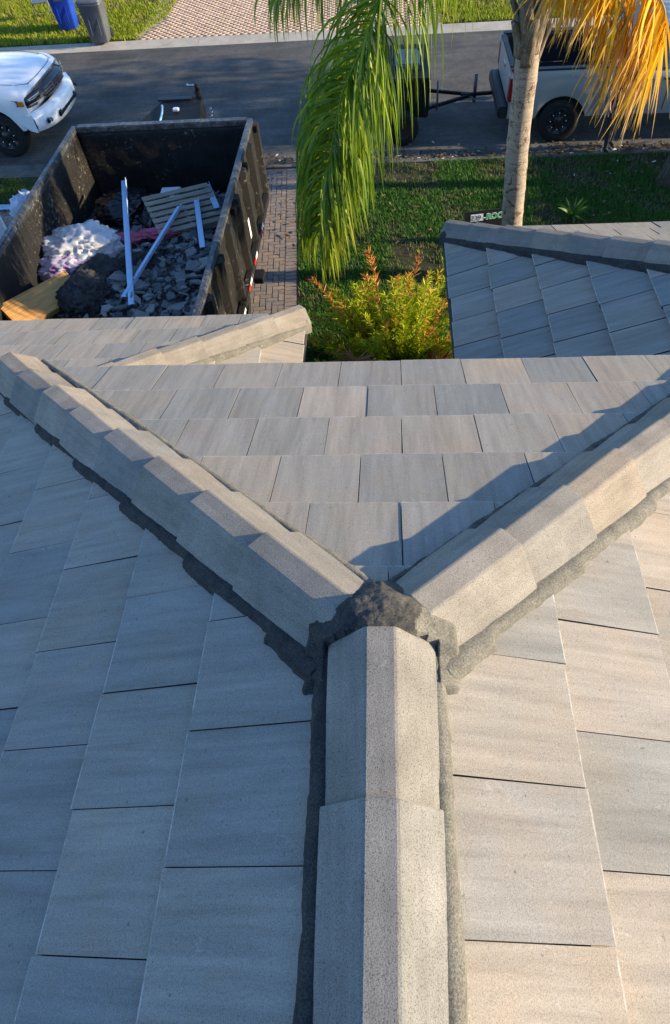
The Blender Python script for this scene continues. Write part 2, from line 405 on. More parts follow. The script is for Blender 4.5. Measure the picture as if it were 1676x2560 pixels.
# ------------------------------------------------------------ grass
def grass(name, rects, per_m2, h, wd, cols, brown=.3, keep=None):
    P = []
    for (x0, x1, y0, y1) in rects:
        n = int((x1-x0)*(y1-y0)*per_m2); P.append(np.c_[RNG.uniform(x0, x1, n), RNG.uniform(y0, y1, n)])
    P = np.vstack(P)
    if keep is not None: P = P[keep(P)]
    pn = np.array([nz(x*.9, y*.9, 3) + .5*nz(x*3, y*3, 1) for x, y in P])
    P = P[RNG.random(len(P)) > np.clip((pn-.05)*1.3, 0, .7)*brown*2]
    n = len(P); pn = np.array([nz(x*.9, y*.9, 3) + .5*nz(x*3, y*3, 1) for x, y in P])
    a = RNG.uniform(0, 2*np.pi, n); H = h*RNG.uniform(.5, 1.3, n); L = RNG.uniform(.2, 1.0, n)*H
    d = np.c_[np.cos(a), np.sin(a)]; pr = np.c_[-d[:, 1], d[:, 0]]*(wd*RNG.uniform(.6, 1.3, n)/2)[:, None]
    V = np.zeros((n, 5, 3)); V[:, 0, :2] = P+pr; V[:, 1, :2] = P-pr; V[:, :2, 2] = G-.02
    mid = P+d*(L*.35)[:, None]; V[:, 2, :2] = mid-pr*.8; V[:, 3, :2] = mid+pr*.8; V[:, 2:4, 2] = (G-.01+H*.65)[:, None]
    V[:, 4, :2] = P+d*L[:, None]; V[:, 4, 2] = G+H
    F = np.arange(n)[:, None]*5; T = np.vstack([np.c_[F, F+1, F+2], np.c_[F, F+2, F+3], np.c_[F+3, F+2, F+4]])
    c0, c1, c2 = [np.array(c) for c in cols]; t = RNG.random(n)[:, None]
    C = c0*(1-t)+c1*t; bm_ = (np.clip((pn-.02)*2.2, 0, 1)*brown+(RNG.random(n) < .1)*.5)[:, None].clip(0, 1)
    C = C*(1-bm_)+c2*bm_
    return stuff(np_mesh(name, V.reshape(-1, 3), T, 'grass_blade', None, np.repeat(C, 5, 0)))
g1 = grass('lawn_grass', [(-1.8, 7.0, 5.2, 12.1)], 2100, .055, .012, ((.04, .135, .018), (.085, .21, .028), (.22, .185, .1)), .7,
      lambda P: ~((P[:, 0] > .9) & (P[:, 1] < 5.4)) & (P[:, 0] > -1.75+(12.02-P[:, 1])*.0805+np.abs(RNG.normal(0, .03, len(P)))))
g1['label'] = 'thin shaded lawn with bare brownish patches in front of the house'
g2 = grass('lawn_grass', [(-10, -7.05, 10.75, 12.1)], 1500, .06, .012, ((.04, .1, .014), (.09, .16, .02), (.16, .13, .06)), .4,
      lambda P: P[:, 0] < -7.0-np.clip(P[:, 1]-11.2, 0, 1)*.75+RNG.normal(0, .04, len(P)))
g2['label'] = 'small green lawn corner beside the dump trailer'
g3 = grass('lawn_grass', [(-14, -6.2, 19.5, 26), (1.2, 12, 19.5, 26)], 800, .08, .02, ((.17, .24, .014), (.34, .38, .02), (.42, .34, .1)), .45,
      lambda P: ~((P[:, 0] > -6.8+np.clip(P[:, 1]-19.9, 0, 1.3)*.35) & (P[:, 0] < 1.5)))
g3['label'] = 'sunlit yellow green lawn across the street'

# leaf litter along the near gutter and specks on lawn
n = 1500; X = RNG.uniform(-2.6, 8, n); Y = np.where(RNG.random(n) < .6, RNG.normal(12.36, .1, n), RNG.uniform(9, 12.9, n))
S = RNG.uniform(.015, .045, n); A = RNG.uniform(0, 6.28, n); V = np.zeros((n, 4, 3))
for k, (a_, bq) in enumerate(((-1, -.45), (1, -.45), (1, .45), (-1, .45))):
    V[:, k, 0] = X+S*(a_*np.cos(A)-bq*np.sin(A)); V[:, k, 1] = Y+S*(a_*np.sin(A)+bq*np.cos(A)); V[:, k, 2] = np.where((Y > 12.09), G+.008, G+.05)+RNG.uniform(-.012, .015, n)
t = RNG.random(n)[:, None]; C = np.array((.04, .028, .018))*(1-t)+np.array((.16, .11, .06))*t
C[RNG.random(n) < .05] = (.55, .5, .42)
o = stuff(np_mesh('leaf_litter', V.reshape(-1, 3), np.arange(n*4).reshape(-1, 4), 'attr_matte', None, np.repeat(C, 4, 0)))
o['label'] = 'brown leaf litter along the near gutter'

# ============================================================ HOUSE
S_, SF, E_ = 0.3888, 0.4119, 0.3648
GS, GF = math.hypot(1, S_), math.hypot(1, SF)
house = tag(empty('house', (0, 0, 0)), 'house with flat grey and tan concrete tile hip roofs in the foreground', 'house')
TH, TL = .022, .42
def tile_mesh(poly, E, w_ch=.0035, TH=TH):
    """poly in local (u, v) with v<=0 at the butt; returns mesh data"""
    n = len(poly); cx = sum(p[0] for p in poly)/n; cy = sum(p[1] for p in poly)/n
    if sum(poly[i][0]*poly[(i+1) % n][1]-poly[(i+1) % n][0]*poly[i][1] for i in range(n)) < 0: poly = poly[::-1]
    def zt(v): return v*TH/E
    isb = [abs(p[1]) < .012 for p in poly]
    ins = [(p[0], p[1]-w_ch*.7) if k else (p[0], p[1]) for p, k in zip(poly, isb)]
    in2 = [(p[0], p[1]-w_ch*.7-.004-.0015*math.sin(p[0]*90)) if k else (p[0], p[1]) for p, k in zip(poly, isb)]
    vs = [(p[0], p[1], zt(p[1])-TH) for p in poly]+[(p[0], p[1], zt(p[1])-(w_ch*.8 if k else .0008)) for p, k in zip(poly, isb)]
    vs += [(p[0], p[1], zt(p[1])) for p in ins]+[(p[0], p[1], zt(p[1])) for p in in2]
    fs = [tuple(range(3*n, 4*n)), tuple(range(n))[::-1]]; mi = [0, 2]
    for i in range(n):
        j = (i+1) % n; bt = isb[i] and isb[j]
        fs += [(i, j, n+j, n+i), (n+i, n+j, 2*n+j, 2*n+i)]; mi += [0 if bt else 2, 1 if bt else 0]
        if bt: fs.append((2*n+i, 2*n+j, 3*n+j, 3*n+i)); mi.append(1)
        elif isb[i]: fs.append((2*n+i, 2*n+j, 3*n+i)); mi.append(1)
        elif isb[j]: fs.append((2*n+i, 2*n+j, 3*n+j)); mi.append(1)
    me = bpy.data.meshes.new('roof_tile'); me.from_pydata(vs, [], fs); me.materials.append(MATS['tile']); me.materials.append(MATS['tile_edge']); me.materials.append(MATS['tile_side'])
    me.polygons.foreach_set('material_index', mi); me.update(); return me
FULL = {}
def roof_plane(parent, O, U, D, courses, W, E, joints, urange, clips, jit=1.0, th=TH, g=.0016):
    """courses: v of each butt; joints: u offset of a joint for each course"""
    O, U, D = Vector(O), Vector(U).normalized(), Vector(D).normalized(); N = U.cross(D)
    base = Matrix((U, D, N)).transposed()
    for k, vb in enumerate(courses):
        j0 = joints[k]; i0 = math.floor((urange[0]-j0)/W)-1
        for i in range(i0, i0+int((urange[1]-urange[0])/W)+4):
            ua = j0+i*W
            poly = [(ua+g, vb-TL), (ua+W-g, vb-TL), (ua+W-g, vb), (ua+g, vb)]
            cp = poly
            for a, b2, c in clips+[(-1, 0, -urange[0]), (1, 0, urange[1])]:
                cp = clip(cp, a, b2, c)
                if len(cp) < 3: break
            if len(cp) < 3 or area(cp) < .0015 or max(p[1] for p in cp) < vb-E+.01: continue
            if abs(area(cp)-area(poly)) < 1e-6:
                key = (round(W, 4), round(E, 4), th, g)
                if key not in FULL: FULL[key] = tile_mesh([(g, -TL), (W-g, -TL), (W-g, 0), (g, 0)], E, TH=th)
                me = FULL[key]; u0 = ua
            else:
                me = tile_mesh([(p[0]-ua, p[1]-vb) for p in cp], E, TH=th); u0 = ua
            o = bpy.data.objects.new('roof_tile', me); COL.objects.link(o); o.parent = parent
            dv = random.gauss(0, .0035)*jit; rz = random.gauss(0, .0022)*jit
            R = base @ Euler((random.gauss(0, .0035)*jit, random.gauss(0, .003)*jit, rz)).to_matrix()
            P = O+U*u0+D*(vb+dv)+N*random.uniform(-.001, .002)
            o.matrix_local = Matrix.LocRotScale(P, R, None)

# --- main roof
YB, NC = -6.0, 6
def rz_main(x, y): return min(-S_*abs(x), -SF*y if y > 0 else 1e9, 0)
xe = .534+.34*5+.0; ye = .314+.3373*5
m = MB(); dz = -.085
xc = ye*SF/S_
vs = [(0, YB, dz), (0, 0, dz), (-xc, ye-.03, -S_*xc+dz), (xc, ye-.03, -S_*xc+dz), (-xc, YB, -S_*xc+dz), (xc, YB, -S_*xc+dz)]
vs += [(p[0], p[1], p[2]-.06) for p in vs[2:]]
m.add(vs, [(0, 1, 2, 4), (1, 0, 5, 3), (1, 3, 2), (2, 3, 7, 6), (2, 6, 8, 4), (3, 5, 9, 7), (6, 7, 9, 8)])
main = m.build('roof', 'deck', house); main['label'] = 'upper hip roof of flat grey and tan tiles'
mg = .02
roof_plane(main, (0, 0, 0), (1, 0, 0), (0, 1, -SF), [(.314+k*.3373)*GF for k in range(6)], .33, E_,
           [.02, .0671, -.0896, .0821, -.0773, .0934], (-2.6, 2.6), [(1, -SF/(S_*GF), -mg), (-1, -SF/(S_*GF), -mg)])
roof_plane(main, (0, 0, 0), (0, -1, 0), (1, 0, -S_), [(.5343+k*.34)*GS for k in range(6)], .33, E_,
           [-.0305 if k % 2 == 0 else -.1809 for k in range(6)], (-2.2, 3.2), [(-1, -S_/(SF*GS), -mg), (0, -1, -.03)])
roof_plane(main, (0, 0, 0), (0, 1, 0), (-1, 0, -S_), [(.548+k*.34)*GS for k in range(6)], .33, E_,
           [-.1728 if k % 2 == 0 else .303 for k in range(6)], (-3.2, 2.2), [(1, -S_/(SF*GS), -mg), (0, -1, -.03)])

# --- caps
def cap_mesh(L, drop, taper=.004):
    out = [(-.145, drop), (-.143, drop+.006), (-.052, .0735), (-.0465, .0805), (-.041, .0855), (-.034, .088), (.034, .088), (.041, .0855), (.0465, .0805), (.052, .0735), (.143, drop+.006), (.145, drop)]
    inn = [(.125, drop), (.03, .06), (-.03, .06), (-.125, drop)]
    m = MB(); prof = out+inn; n = len(prof); rings = []
    for q, yy in enumerate((0, .004, L-.004, L)):
        k = yy/L; sc = 1-taper/.15*(1-k)*1.0; e = .0025 if q in (0, 3) else 0
        rings += [(p*(sc)*(1-e*4), yy, z-(.02*(1-k))-(e if i < 12 else 0)) for i, (p, z) in enumerate(prof)]
    fs = []
    for r in range(3):
        for i in range(n): j = (i+1) % n; fs.append((r*n+i, r*n+j, (r+1)*n+j, (r+1)*n+i))
    fs += [tuple(range(n)), tuple(range(3*n, 4*n))[::-1]]
    m.add(rings, fs); return m
CAPM = {}
def caps(parent, O, d, drop, starts, name='hip_cap', L=.41, hi=0.0, drift=None):
    """caps run from upper end (start) in direction d, lower end raised"""
    d = Vector(d).normalized(); side = Vector((d.y, -d.x, 0)).normalized(); upv = side.cross(d)
    if upv.z < 0: side = -side; upv = side.cross(d)
    R = Matrix((side, d, upv)).transposed()
    key = (round(drop, 3), L)
    if key not in CAPM:
        mm = cap_mesh(L, drop).build('cap', 'cap'); CAPM[key] = mm.data; bpy.data.objects.remove(mm)
    for i, t in enumerate(starts):
        o = bpy.data.objects.new(name, CAPM[key]); COL.objects.link(o); o.parent = parent
        R2 = R @ Euler((random.gauss(0, .005), random.gauss(0, .012), random.gauss(0, .008))).to_matrix()
        off = side*(random.gauss(0, .003)+(drift*t if drift else 0))
        o.matrix_local = Matrix.LocRotScale(Vector(O)+d*t+off+upv*hi, R2, None)
hl = Vector((-1, S_/SF, -S_)); hr = Vector((1, S_/SF, -S_))
CL = .362
caps(main, (0, 0, 0), hl, -.018, [.125+CL*k for k in range(8)], drift=-.012)
caps(main, (0, 0, 0), hr, -.018, [.135+CL*k for k in range(8)], drift=0.0)
# ridge caps: overlap towards the junction
caps(main, (0, 0, 0), (0, 1, 0), -.034, [-.43-k*.4 for k in range(9)], 'ridge_cap', L=.442, hi=.003)

# --- mortar
def mortar(parent, O, d, zfun, drop, t0, t1, side, mat, width, name='mortar_bead', seed=0, saw=None, res=.012):
    O, d = Vector(O), Vector(d).normalized(); hd = Vector((d.x, d.y, 0)).normalized(); q = Vector((hd.y, -hd.x, 0))*side
    n = max(8, int((t1-t0)/res)); K = 7; V = []; F = []
    for i in range(n+1):
        t = t0+(t1-t0)*i/n; A = O+d*t
        wo = width+.011*nz(t*4, seed)+.006*nz(t*17, seed+5)+.004*nz(t*60, seed+9)
        if saw: wo += saw(t)
        for k in range(K):
            u = k/(K-1); p = .12 + (wo-.12)*u
            XY = A+q*p; zp = zfun(XY.x, XY.y)
            zc = A.z+drop-.004
            if u < .2: z = zc
            else:
                s = (u-.2)/.8; z = zc*(1-s)**1.0+(zp+.002)*s+ .018*s*(1-s)*2
                z += .003*nz(t*25, k*.7+seed)*(1 if k < K-1 else 0)+.0018*nz(t*90, k*2.+seed)
            if k == K-1: z = zp-.035
            V.append((XY.x, XY.y, z))
    for i in range(n):
        for k in range(K-1): a = i*K+k; F.append((a, a+1, a+K+1, a+K))
    return np_mesh(name, V, F, mat, parent, None, True)
sawl = lambda t: .028*(((t*.68-.548+.34*5)/.34) % 1.0) - .006
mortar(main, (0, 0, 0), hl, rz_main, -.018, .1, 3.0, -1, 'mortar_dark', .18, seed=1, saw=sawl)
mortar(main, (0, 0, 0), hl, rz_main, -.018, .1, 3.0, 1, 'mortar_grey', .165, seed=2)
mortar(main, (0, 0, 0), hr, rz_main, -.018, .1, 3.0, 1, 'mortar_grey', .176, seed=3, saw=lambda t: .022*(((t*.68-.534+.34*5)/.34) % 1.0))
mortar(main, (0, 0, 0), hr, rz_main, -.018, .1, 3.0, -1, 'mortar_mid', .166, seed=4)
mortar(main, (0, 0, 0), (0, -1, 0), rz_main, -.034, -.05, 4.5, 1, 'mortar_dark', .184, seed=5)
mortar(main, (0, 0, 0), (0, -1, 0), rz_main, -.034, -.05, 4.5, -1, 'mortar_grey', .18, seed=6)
# junction plug
NX, NY = 108, 92; V = []; F = []
def cap_top(ax, h=.088): return h if ax < .045 else h-(ax-.045)*(h+.03)/.105
for j in range(NY+1):
    for i in range(NX+1):
        x = -.27+.54*i/NX; y = -.14+.36*j/NY; ax = abs(x); n1 = nz(x*14, y*14, 7)
        z = .055-.75*max(0, ax-.09)-1.1*max(0, y-.12+.25*ax)
        r = math.hypot((x-.015)*.8, y-.062)
        z += .03*max(0, 1-(r/.085)**2)**.8 if r < .085 else 0
        z += .006*nz(x*35, y*35, 12)*(r < .1)
        z -= 3*max(0, ax-.205-.02*n1) + 2.2*max(0, -.085-y-.02*n1)*min(1, ax/.12)
        if y < .012: z -= .04*min(1, (.012-y)/.03)*min(1, ax/.12)
        if y < .012+.006*nz(x*40, 2) and ax < .152: z = min(z, cap_top(ax)-.016)
        z += .0035*nz(x*22, y*22, 1)+.003*nz(x*60, y*60, 4)+.0022*nz(x*150, y*150, 8)
        V.append((x, y, max(z, rz_main(x, y)-.05)))
for j in range(NY):
    for i in range(NX): k = j*(NX+1)+i; F.append((k, k+1, k+NX+2, k+NX+1))
o = np_mesh('mortar_plug', V, F, 'mortar_mid', main, None, True); o['label'] = 'rough dark mortar plug where ridge and hips meet'
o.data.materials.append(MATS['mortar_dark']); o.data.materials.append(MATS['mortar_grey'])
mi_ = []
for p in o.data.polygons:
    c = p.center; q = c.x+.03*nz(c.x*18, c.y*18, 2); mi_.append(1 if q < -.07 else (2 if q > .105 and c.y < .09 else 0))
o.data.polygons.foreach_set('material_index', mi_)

# --- wing roofs
def wing(corner, sx, s, W, E, jf, js, ncf, ncs, xfar, yback, seed):
    """corner: front eave corner; sx=+1 the side face looks to +x (wing lies to -x), -1 mirrored"""
    xc_, yc_, zc_ = corner; g = math.hypot(1, s)
    m = MB(); dpt = 3.0; dz = -.085
    P = lambda x, y, z: (x, y, z+dz)
    A = P(xc_, yc_-.03, zc_); B = P(xfar, yc_-.03, zc_); Cc = P(xc_-sx*dpt, yc_-dpt, zc_+s*dpt); Dd = P(xfar, yc_-dpt, zc_+s*dpt)
    Ee = P(xc_, yback, zc_); Ff = P(xc_-sx*dpt, yback, zc_+s*dpt); Gg = P(xfar, yback, zc_+s*.2)
    vs = [A, B, Cc, Dd, Ee, Ff, Gg]; lo = [(p[0], p[1], zc_+dz-.06) for p in (A, B, Gg, Ee)]
    m.add(vs+lo, [(0, 1, 3, 2), (0, 2, 5, 4), (2, 3, 6, 5), (0, 4, 10, 7), (0, 7, 8, 1), (7, 10, 9, 8)])
    rf = m.build('wing_roof', 'deck', house)
    mg = .02
    # front face
    cl = [(sx, -1/g, -mg)]
    ur = (xfar-xc_, .02) if sx > 0 else (-.02, xfar-xc_)
    roof_plane(rf, (xc_, yc_, zc_), (1, 0, 0), (0, 1, -s), [-k*E for k in range(ncf)], W, E, [jf+(k % 2)*W/2 for k in range(ncf)], ur, cl, 1.3, .026, .003)
    # side face
    U = (0, -sx, 0); D = (sx, 0, -s)
    cl = [(-sx, -1/g, -mg)]
    ur = (-.02, yc_-yback) if sx > 0 else (yback-yc_, .02)
    roof_plane(rf, (xc_, yc_, zc_), U, D, [-k*E for k in range(ncs)], W, E, [js[k % 2] for k in range(ncs)], ur, cl, 1.6, .036, .0042)
    d = Vector((-sx, -1, s))
    dn = -d.normalized(); Ln = d.length
    nC = 8
    top = Vector((xc_, yc_, zc_))+d.normalized()*(.12+nC*.362)
    caps(rf, top, dn, -.016, [k*.362-.0 for k in range(nC)], L=.405)
    zf = lambda x, y: min(zc_+s*(yc_-y), zc_+s*(xc_-x)*sx)
    T = nC*.362+.05
    ms = (('mortar_mid', 'mortar_grey') if sx > 0 else ('mortar_dark', 'mortar_grey'))
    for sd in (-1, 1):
        # mirrored wing's unlit side takes the dark mortar, shade put into the colour
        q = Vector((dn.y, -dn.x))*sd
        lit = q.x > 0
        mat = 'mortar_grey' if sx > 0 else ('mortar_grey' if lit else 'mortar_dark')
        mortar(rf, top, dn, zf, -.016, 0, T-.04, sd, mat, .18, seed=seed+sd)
    # rounded mortar end at the eave corner
    mm = MB(); e0 = Vector((xc_, yc_, zc_))+d.normalized()*.085; h2 = Vector((dn.x, dn.y, 0)).normalized(); qq = Vector((h2.y, -h2.x, 0))
    vs = []; 
    for ring, (off, sc) in enumerate(((-.05, 1.0), (.0, 1.0), (.03, .9), (.045, .6), (.05, .1))):
        for k in range(13):
            a = math.pi*k/12; p = math.cos(a)*.165*sc; z = -.06+math.sin(a)**.8*.115*sc
            vs.append(e0+h2*(off-.03)+qq*p+Vector((0, 0, z+.004*nz(k, ring, seed))))
    fs = [(r*13+k, r*13+k+1, (r+1)*13+k+1, (r+1)*13+k) for r in range(4) for k in range(12)]
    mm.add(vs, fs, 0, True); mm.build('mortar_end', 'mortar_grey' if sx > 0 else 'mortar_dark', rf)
    return rf
LLc = (-.708, 4.02, -2.08); RRc = (.586, 5.31, -2.08)
wl = wing(LLc, 1, .39, .335, .352, .708-1.31, (.1, .27), 8, 6, -7.6, -.5, 20); wl['label'] = 'lower sunlit tile roof over the wing beside the dump trailer'
wr = wing(RRc, -1, .45, .33, .392, .1, (4.5-5.31, 4.41-5.31), 6, 7, 6.6, 1.2, 40); wr['label'] = 'lower tile roof with shaded slope beside the palm trunk'
# --- walls
def wallbox(x0, x1, y0, y1, z1):
    MB().box(((x0+x1)/2, (y0+y1)/2, (G-.2+z1)/2), (x1-x0, y1-y0, z1-G+.2)).build('wall', 'stucco', house)
wallbox(-1.75, 1.75, -6, 1.62, -.98); wallbox(-7.2, -1.12, -2.2, 3.6, -2.24); wallbox(1.0, 6.2, -2.2, 4.9, -2.24)
for a, b2, z in (((-xc, ye-.06), (xc, ye-.06), -S_*xc-.09), ((-7.6, 3.95), (-.76, 3.95), -2.2), ((.65, 5.24), (6.6, 5.24), -2.2)):
    MB().box(((a[0]+b2[0])/2, a[1], z-.08), (b2[0]-a[0], .03, .14)).build('fascia', 'fascia', house)

# ============================================================ vegetation helpers
def ribbons(paths, widths, cols, name, mat, parent, fold=0.0):
    """paths: list of (k,3) arrays same k; widths (n,); cols: (n,3) or (n,k,3)"""
    P = np.asarray(paths); n, k, _ = P.shape
    T = np.gradient(P, axis=1); T /= np.linalg.norm(T, axis=2, keepdims=True)+1e-9
    ref = RNG.normal(size=(n, 1, 3)); ref[:, :, 2] *= .3
    Bn = np.cross(T, ref); Bn /= np.linalg.norm(Bn, axis=2, keepdims=True)+1e-9
    s = np.linspace(0, 1, k); prof = np.minimum(1, .45+s*4)*np.clip(1.05-s**3, .05, 1)
    Wd = np.asarray(widths)[:, None, None]*prof[None, :, None]/2
    V = np.stack([P+Bn*Wd, P-Bn*Wd], 2).reshape(-1, 3)
    base = (np.arange(n)[:, None]*k+np.arange(k-1)[None, :]).ravel()*2
    F = np.c_[base, base+1, base+3, base+2]
    C = np.asarray(cols)
    if C.ndim == 2: C = np.repeat(C[:, None, :], k, 1)
    C = np.repeat(C[:, :, None, :], 2, 2).reshape(-1, 3)
    return np_mesh(name, V, F, mat, parent, C, True)
def bez(pts, n):
    """Catmull-Rom through points"""
    P = [np.array(p, float) for p in pts]; P = [2*P[0]-P[1]]+P+[2*P[-1]-P[-2]]; out = []
    segs = len(P)-3
    for i in range(n):
        u = i/(n-1)*segs; k = min(int(u), segs-1); t = u-k; a, b2, c, d = P[k:k+4]
        out.append(.5*((2*b2)+(-a+c)*t+(2*a-5*b2+4*c-d)*t*t+(-a+3*b2-3*c+d)*t**3))
    return np.array(out)
def frond(parent, pts, nleaf, length, width, colfn, droop, t0=.12, side_spread=1.0, mat='frond_leaf', rmat='leaf', rr=.016, lean=(0, 0, 0), lenfn=None, name='frond', jitter=.25, k=9):
    R = bez(pts, 60); paths = []; wd = []; cols = []
    for i in range(nleaf):
        t = t0+(1-t0)*(i+random.random()*.6)/nleaf; x = t*59; a = int(min(x, 58)); p = R[a]*(1-(x-a))+R[a+1]*(x-a); tg = R[a+1]-R[a]; tg /= np.linalg.norm(tg)
        sd = 1 if i % 2 else -1
        lat = np.cross(tg, (0, 0, 1)); lat /= np.linalg.norm(lat)+1e-9; nrm = np.cross(lat, tg)
        d = lat*sd*side_spread*random.uniform(.6, 1.1)+tg*random.uniform(.25, .7)+nrm*random.uniform(-.3, .45)+np.array(lean)+RNG.normal(0, jitter, 3)*.5
        d /= np.linalg.norm(d); L = length*(lenfn(t) if lenfn else (.55+.45*math.sin(math.pi*min(1, t*1.1))))*random.uniform(.82, 1.12)
        seg = L/(k-1); q = p.copy(); path = [q.copy()]; dr = droop*random.uniform(.75, 1.3)
        wob = RNG.normal(0, .035, 3)
        for s in range(k-1):
            q = q+d*seg; path.append(q.copy()); d = d+np.array((0, 0, -1))*dr*(.35+s*.14)+wob; d /= np.linalg.norm(d)
        paths.append(np.array(path)); wd.append(width*random.uniform(.75, 1.2)); cols.append(colfn(t, k))
    fr = MB().tube([tuple(p) for p in R[::3]], [rr*(1-.8*i/20)+.002 for i in range(20)], 6).build(name, rmat, parent)
    ca_ = fr.data.color_attributes.new('Col', 'FLOAT_COLOR', 'POINT')
    rc = np.mean(np.array(colfn(.3, k)), 0)*.9; ca_.data.foreach_set('color', np.tile([*rc, 1], len(fr.data.vertices)).astype(np.float32))
    ribbons(paths, wd, np.array(cols), 'leaflets', mat, fr)
    return fr
def crown_leaves(name, parent, blobs, n_per, size, c0, c1, mat='leaf'):
    V = []; C = []
    P = []
    for (cx, cy, cz, r, rz_) in blobs:
        n = int(n_per*r*r); d = RNG.normal(size=(n, 3)); d /= np.linalg.norm(d, axis=1, keepdims=True)
        rad = RNG.uniform(.35, 1.05, n)**.6
        q = d*rad[:, None]*np.array((r, r, rz_))+np.array((cx, cy, cz)); 
        keep = np.array([nz(a*1.9, b2*1.9, c*1.9) for a, b2, c in q]) > -.12
        P.append(q[keep])
    P = np.vstack(P); n = len(P)
    u = RNG.normal(size=(n, 3)); u /= np.linalg.norm(u, axis=1, keepdims=True); v = np.cross(u, RNG.normal(size=(n, 3))); v /= np.linalg.norm(v, axis=1, keepdims=True)
    s = size*RNG.uniform(.6, 1.3, (n, 1))
    V = np.stack([P-u*s, P+v*s*.45, P+u*s, P-v*s*.45], 1).reshape(-1, 3); t = RNG.random((n, 1))
    C = np.array(c0)*(1-t)+np.array(c1)*t
    return np_mesh(name, V, np.arange(n*4).reshape(-1, 4), mat, parent, np.repeat(C, 4, 0))
def tree(name, base, h, r, blobs, label, lean=(0, 0), n_per=700, size=.07, group=None, trunk_r=.17):
    t = tag(empty(name, base), label, 'tree', group); bx, by, bz = base
    m = MB(); pts = [(0, 0, -.1), (lean[0]*.3, lean[1]*.3, h*.35), (lean[0]*.7, lean[1]*.7, h*.7), (lean[0], lean[1], h)]
    pp = bez(pts, 12); m.tube([tuple(p) for p in pp], [trunk_r*(1.35 if i == 0 else 1-.5*i/11) for i in range(12)], 12)
    for (cx, cy, cz, rr, _) in blobs:
        st = pp[8]; m.tube([tuple(st), tuple((st+np.array((cx-bx, cy-by, cz-bz)))/2+np.array((0, 0, .2))), (cx-bx, cy-by, cz-bz)], [trunk_r*.45, trunk_r*.3, trunk_r*.12], 7)
    m.build('trunk', 'oak_bark', t)
    c = crown_leaves('crown', t, [(a-bx, b2-by, c_-bz, d, e) for a, b2, c_, d, e in blobs], n_per, size, (.03, .06, .012), (.085, .13, .025))
    return t

# ------------------------------------------------------------ queen palm
palm = tag(empty('palm_tree', (2.02, 8.3, G)), 'palm tree with ringed grey trunk rising beside the lower roof', 'palm tree')
tp = bez([(0, 0, -.1), (-.03, 0, .5), (-.105, 0, .88), (-.16, 0, 1.6), (-.21, 0, 2.3), (-.24, 0, 3.14), (-.28, 0, 3.9), (-.3, 0, 4.2)], 90)
m = MB(); n = 28; vs = []
for i, p in enumerate(tp):
    r = .158-.018*i/89 + (.05*max(0, 1-i/8))
    ring = (i % 6); r *= 1+(.035 if ring == 0 else (.015 if ring == 1 else 0))
    for k in range(n):
        a = 2*math.pi*k/n; rr = r*(1+.03*nz(math.cos(a)*2, math.sin(a)*2, i*.2)+.012*nz(k*1.1, i*.9)); vs.append((p[0]+rr*math.cos(a), p[1]+rr*math.sin(a), p[2]))
m.add(vs, [(i*n+k, i*n+(k+1) % n, (i+1)*n+(k+1) % n, (i+1)*n+k) for i in range(89) for k in range(n)], 0, True)
m.build('trunk', 'palm_bark', palm)
def boot(ang, z, L, wd, tilt):
    m = MB(); vs = []; K = 9; nn = 5
    for i in range(K):
        s = i/(K-1); r = .135+.02*s+tilt*s**1.6; ww = wd*(1-.55*s)*(1 if i else .9)
        for j in range(nn):
            q = (j/(nn-1)-.5)*2; aa = ang+q*ww/max(r, .1)/2
            rr = r+.028*(1-q*q)*(1-.4*s)+.006*nz(i*.9, j*1.3, ang)
            vs.append((rr*math.cos(aa), rr*math.sin(aa), z+L*s-.02*q*q))
    front = len(vs)
    for i in range(K):
        s = i/(K-1); r = .11+.01*s+tilt*s**1.6; ww = wd*(1-.55*s)
        for j in range(nn):
            q = (j/(nn-1)-.5)*2; aa = ang+q*ww/max(r, .1)/2; vs.append((r*math.cos(aa), r*math.sin(aa), z+L*s))
    fs = []
    for i in range(K-1):
        for j in range(nn-1):
            a = i*nn+j; fs += [(a, a+1, a+nn+1, a+nn), (front+a, front+a+nn, front+a+nn+1, front+a+1)]
        fs += [(i*nn, (i+1)*nn, front+(i+1)*nn, front+i*nn), (i*nn+nn-1, front+i*nn+nn-1, front+(i+1)*nn+nn-1, (i+1)*nn+nn-1)]
    fs += [tuple(range(nn))+tuple(front+j for j in range(nn))[::-1], tuple((K-1)*nn+j for j in range(nn))[::-1]+tuple(front+(K-1)*nn+j for j in range(nn))]
    m.add(vs, fs, 0, True); o = m.build('leaf_base', 'boot_fibre', palm, (-.26, 0, 0)); return o
for i in range(26):
    boot(i*2.4+random.uniform(-.2, .2), 3.02+i*.042, random.uniform(.34, .55), random.uniform(.2, .3), random.uniform(.02, .11)+.002*i)
def green(t, k):
    y = random.random(); s = np.linspace(0, 1, k)[:, None]
    a = np.array((.085, .19, .012))*(1-y)+np.array((.27, .34, .018))*y
    tip = np.array((.36, .33, .03)) if t > .7 else np.array((.2, .26, .03))
    m_ = s**1.5*(.25+.65*max(0, t-.55)*2.2*random.random())
    return a*(1-m_)+tip*m_
def golden(t, k):
    y = random.random(); s = np.linspace(0, 1, k)[:, None]
    a = np.array((.9, .56, .015))*(1-y)+np.array((.74, .33, .012))*y; a = np.array((.42, .26, .1)) if random.random() < .08 else a; tip = np.array((.6, .34, .06)) if y < .6 else np.array((.5, .38, .25))
    return a*(1-s**2)+tip*s**2
L0 = np.array((2.02, 8.3, G))
rel = lambda pts: [tuple(np.array(p)-L0) for p in pts]
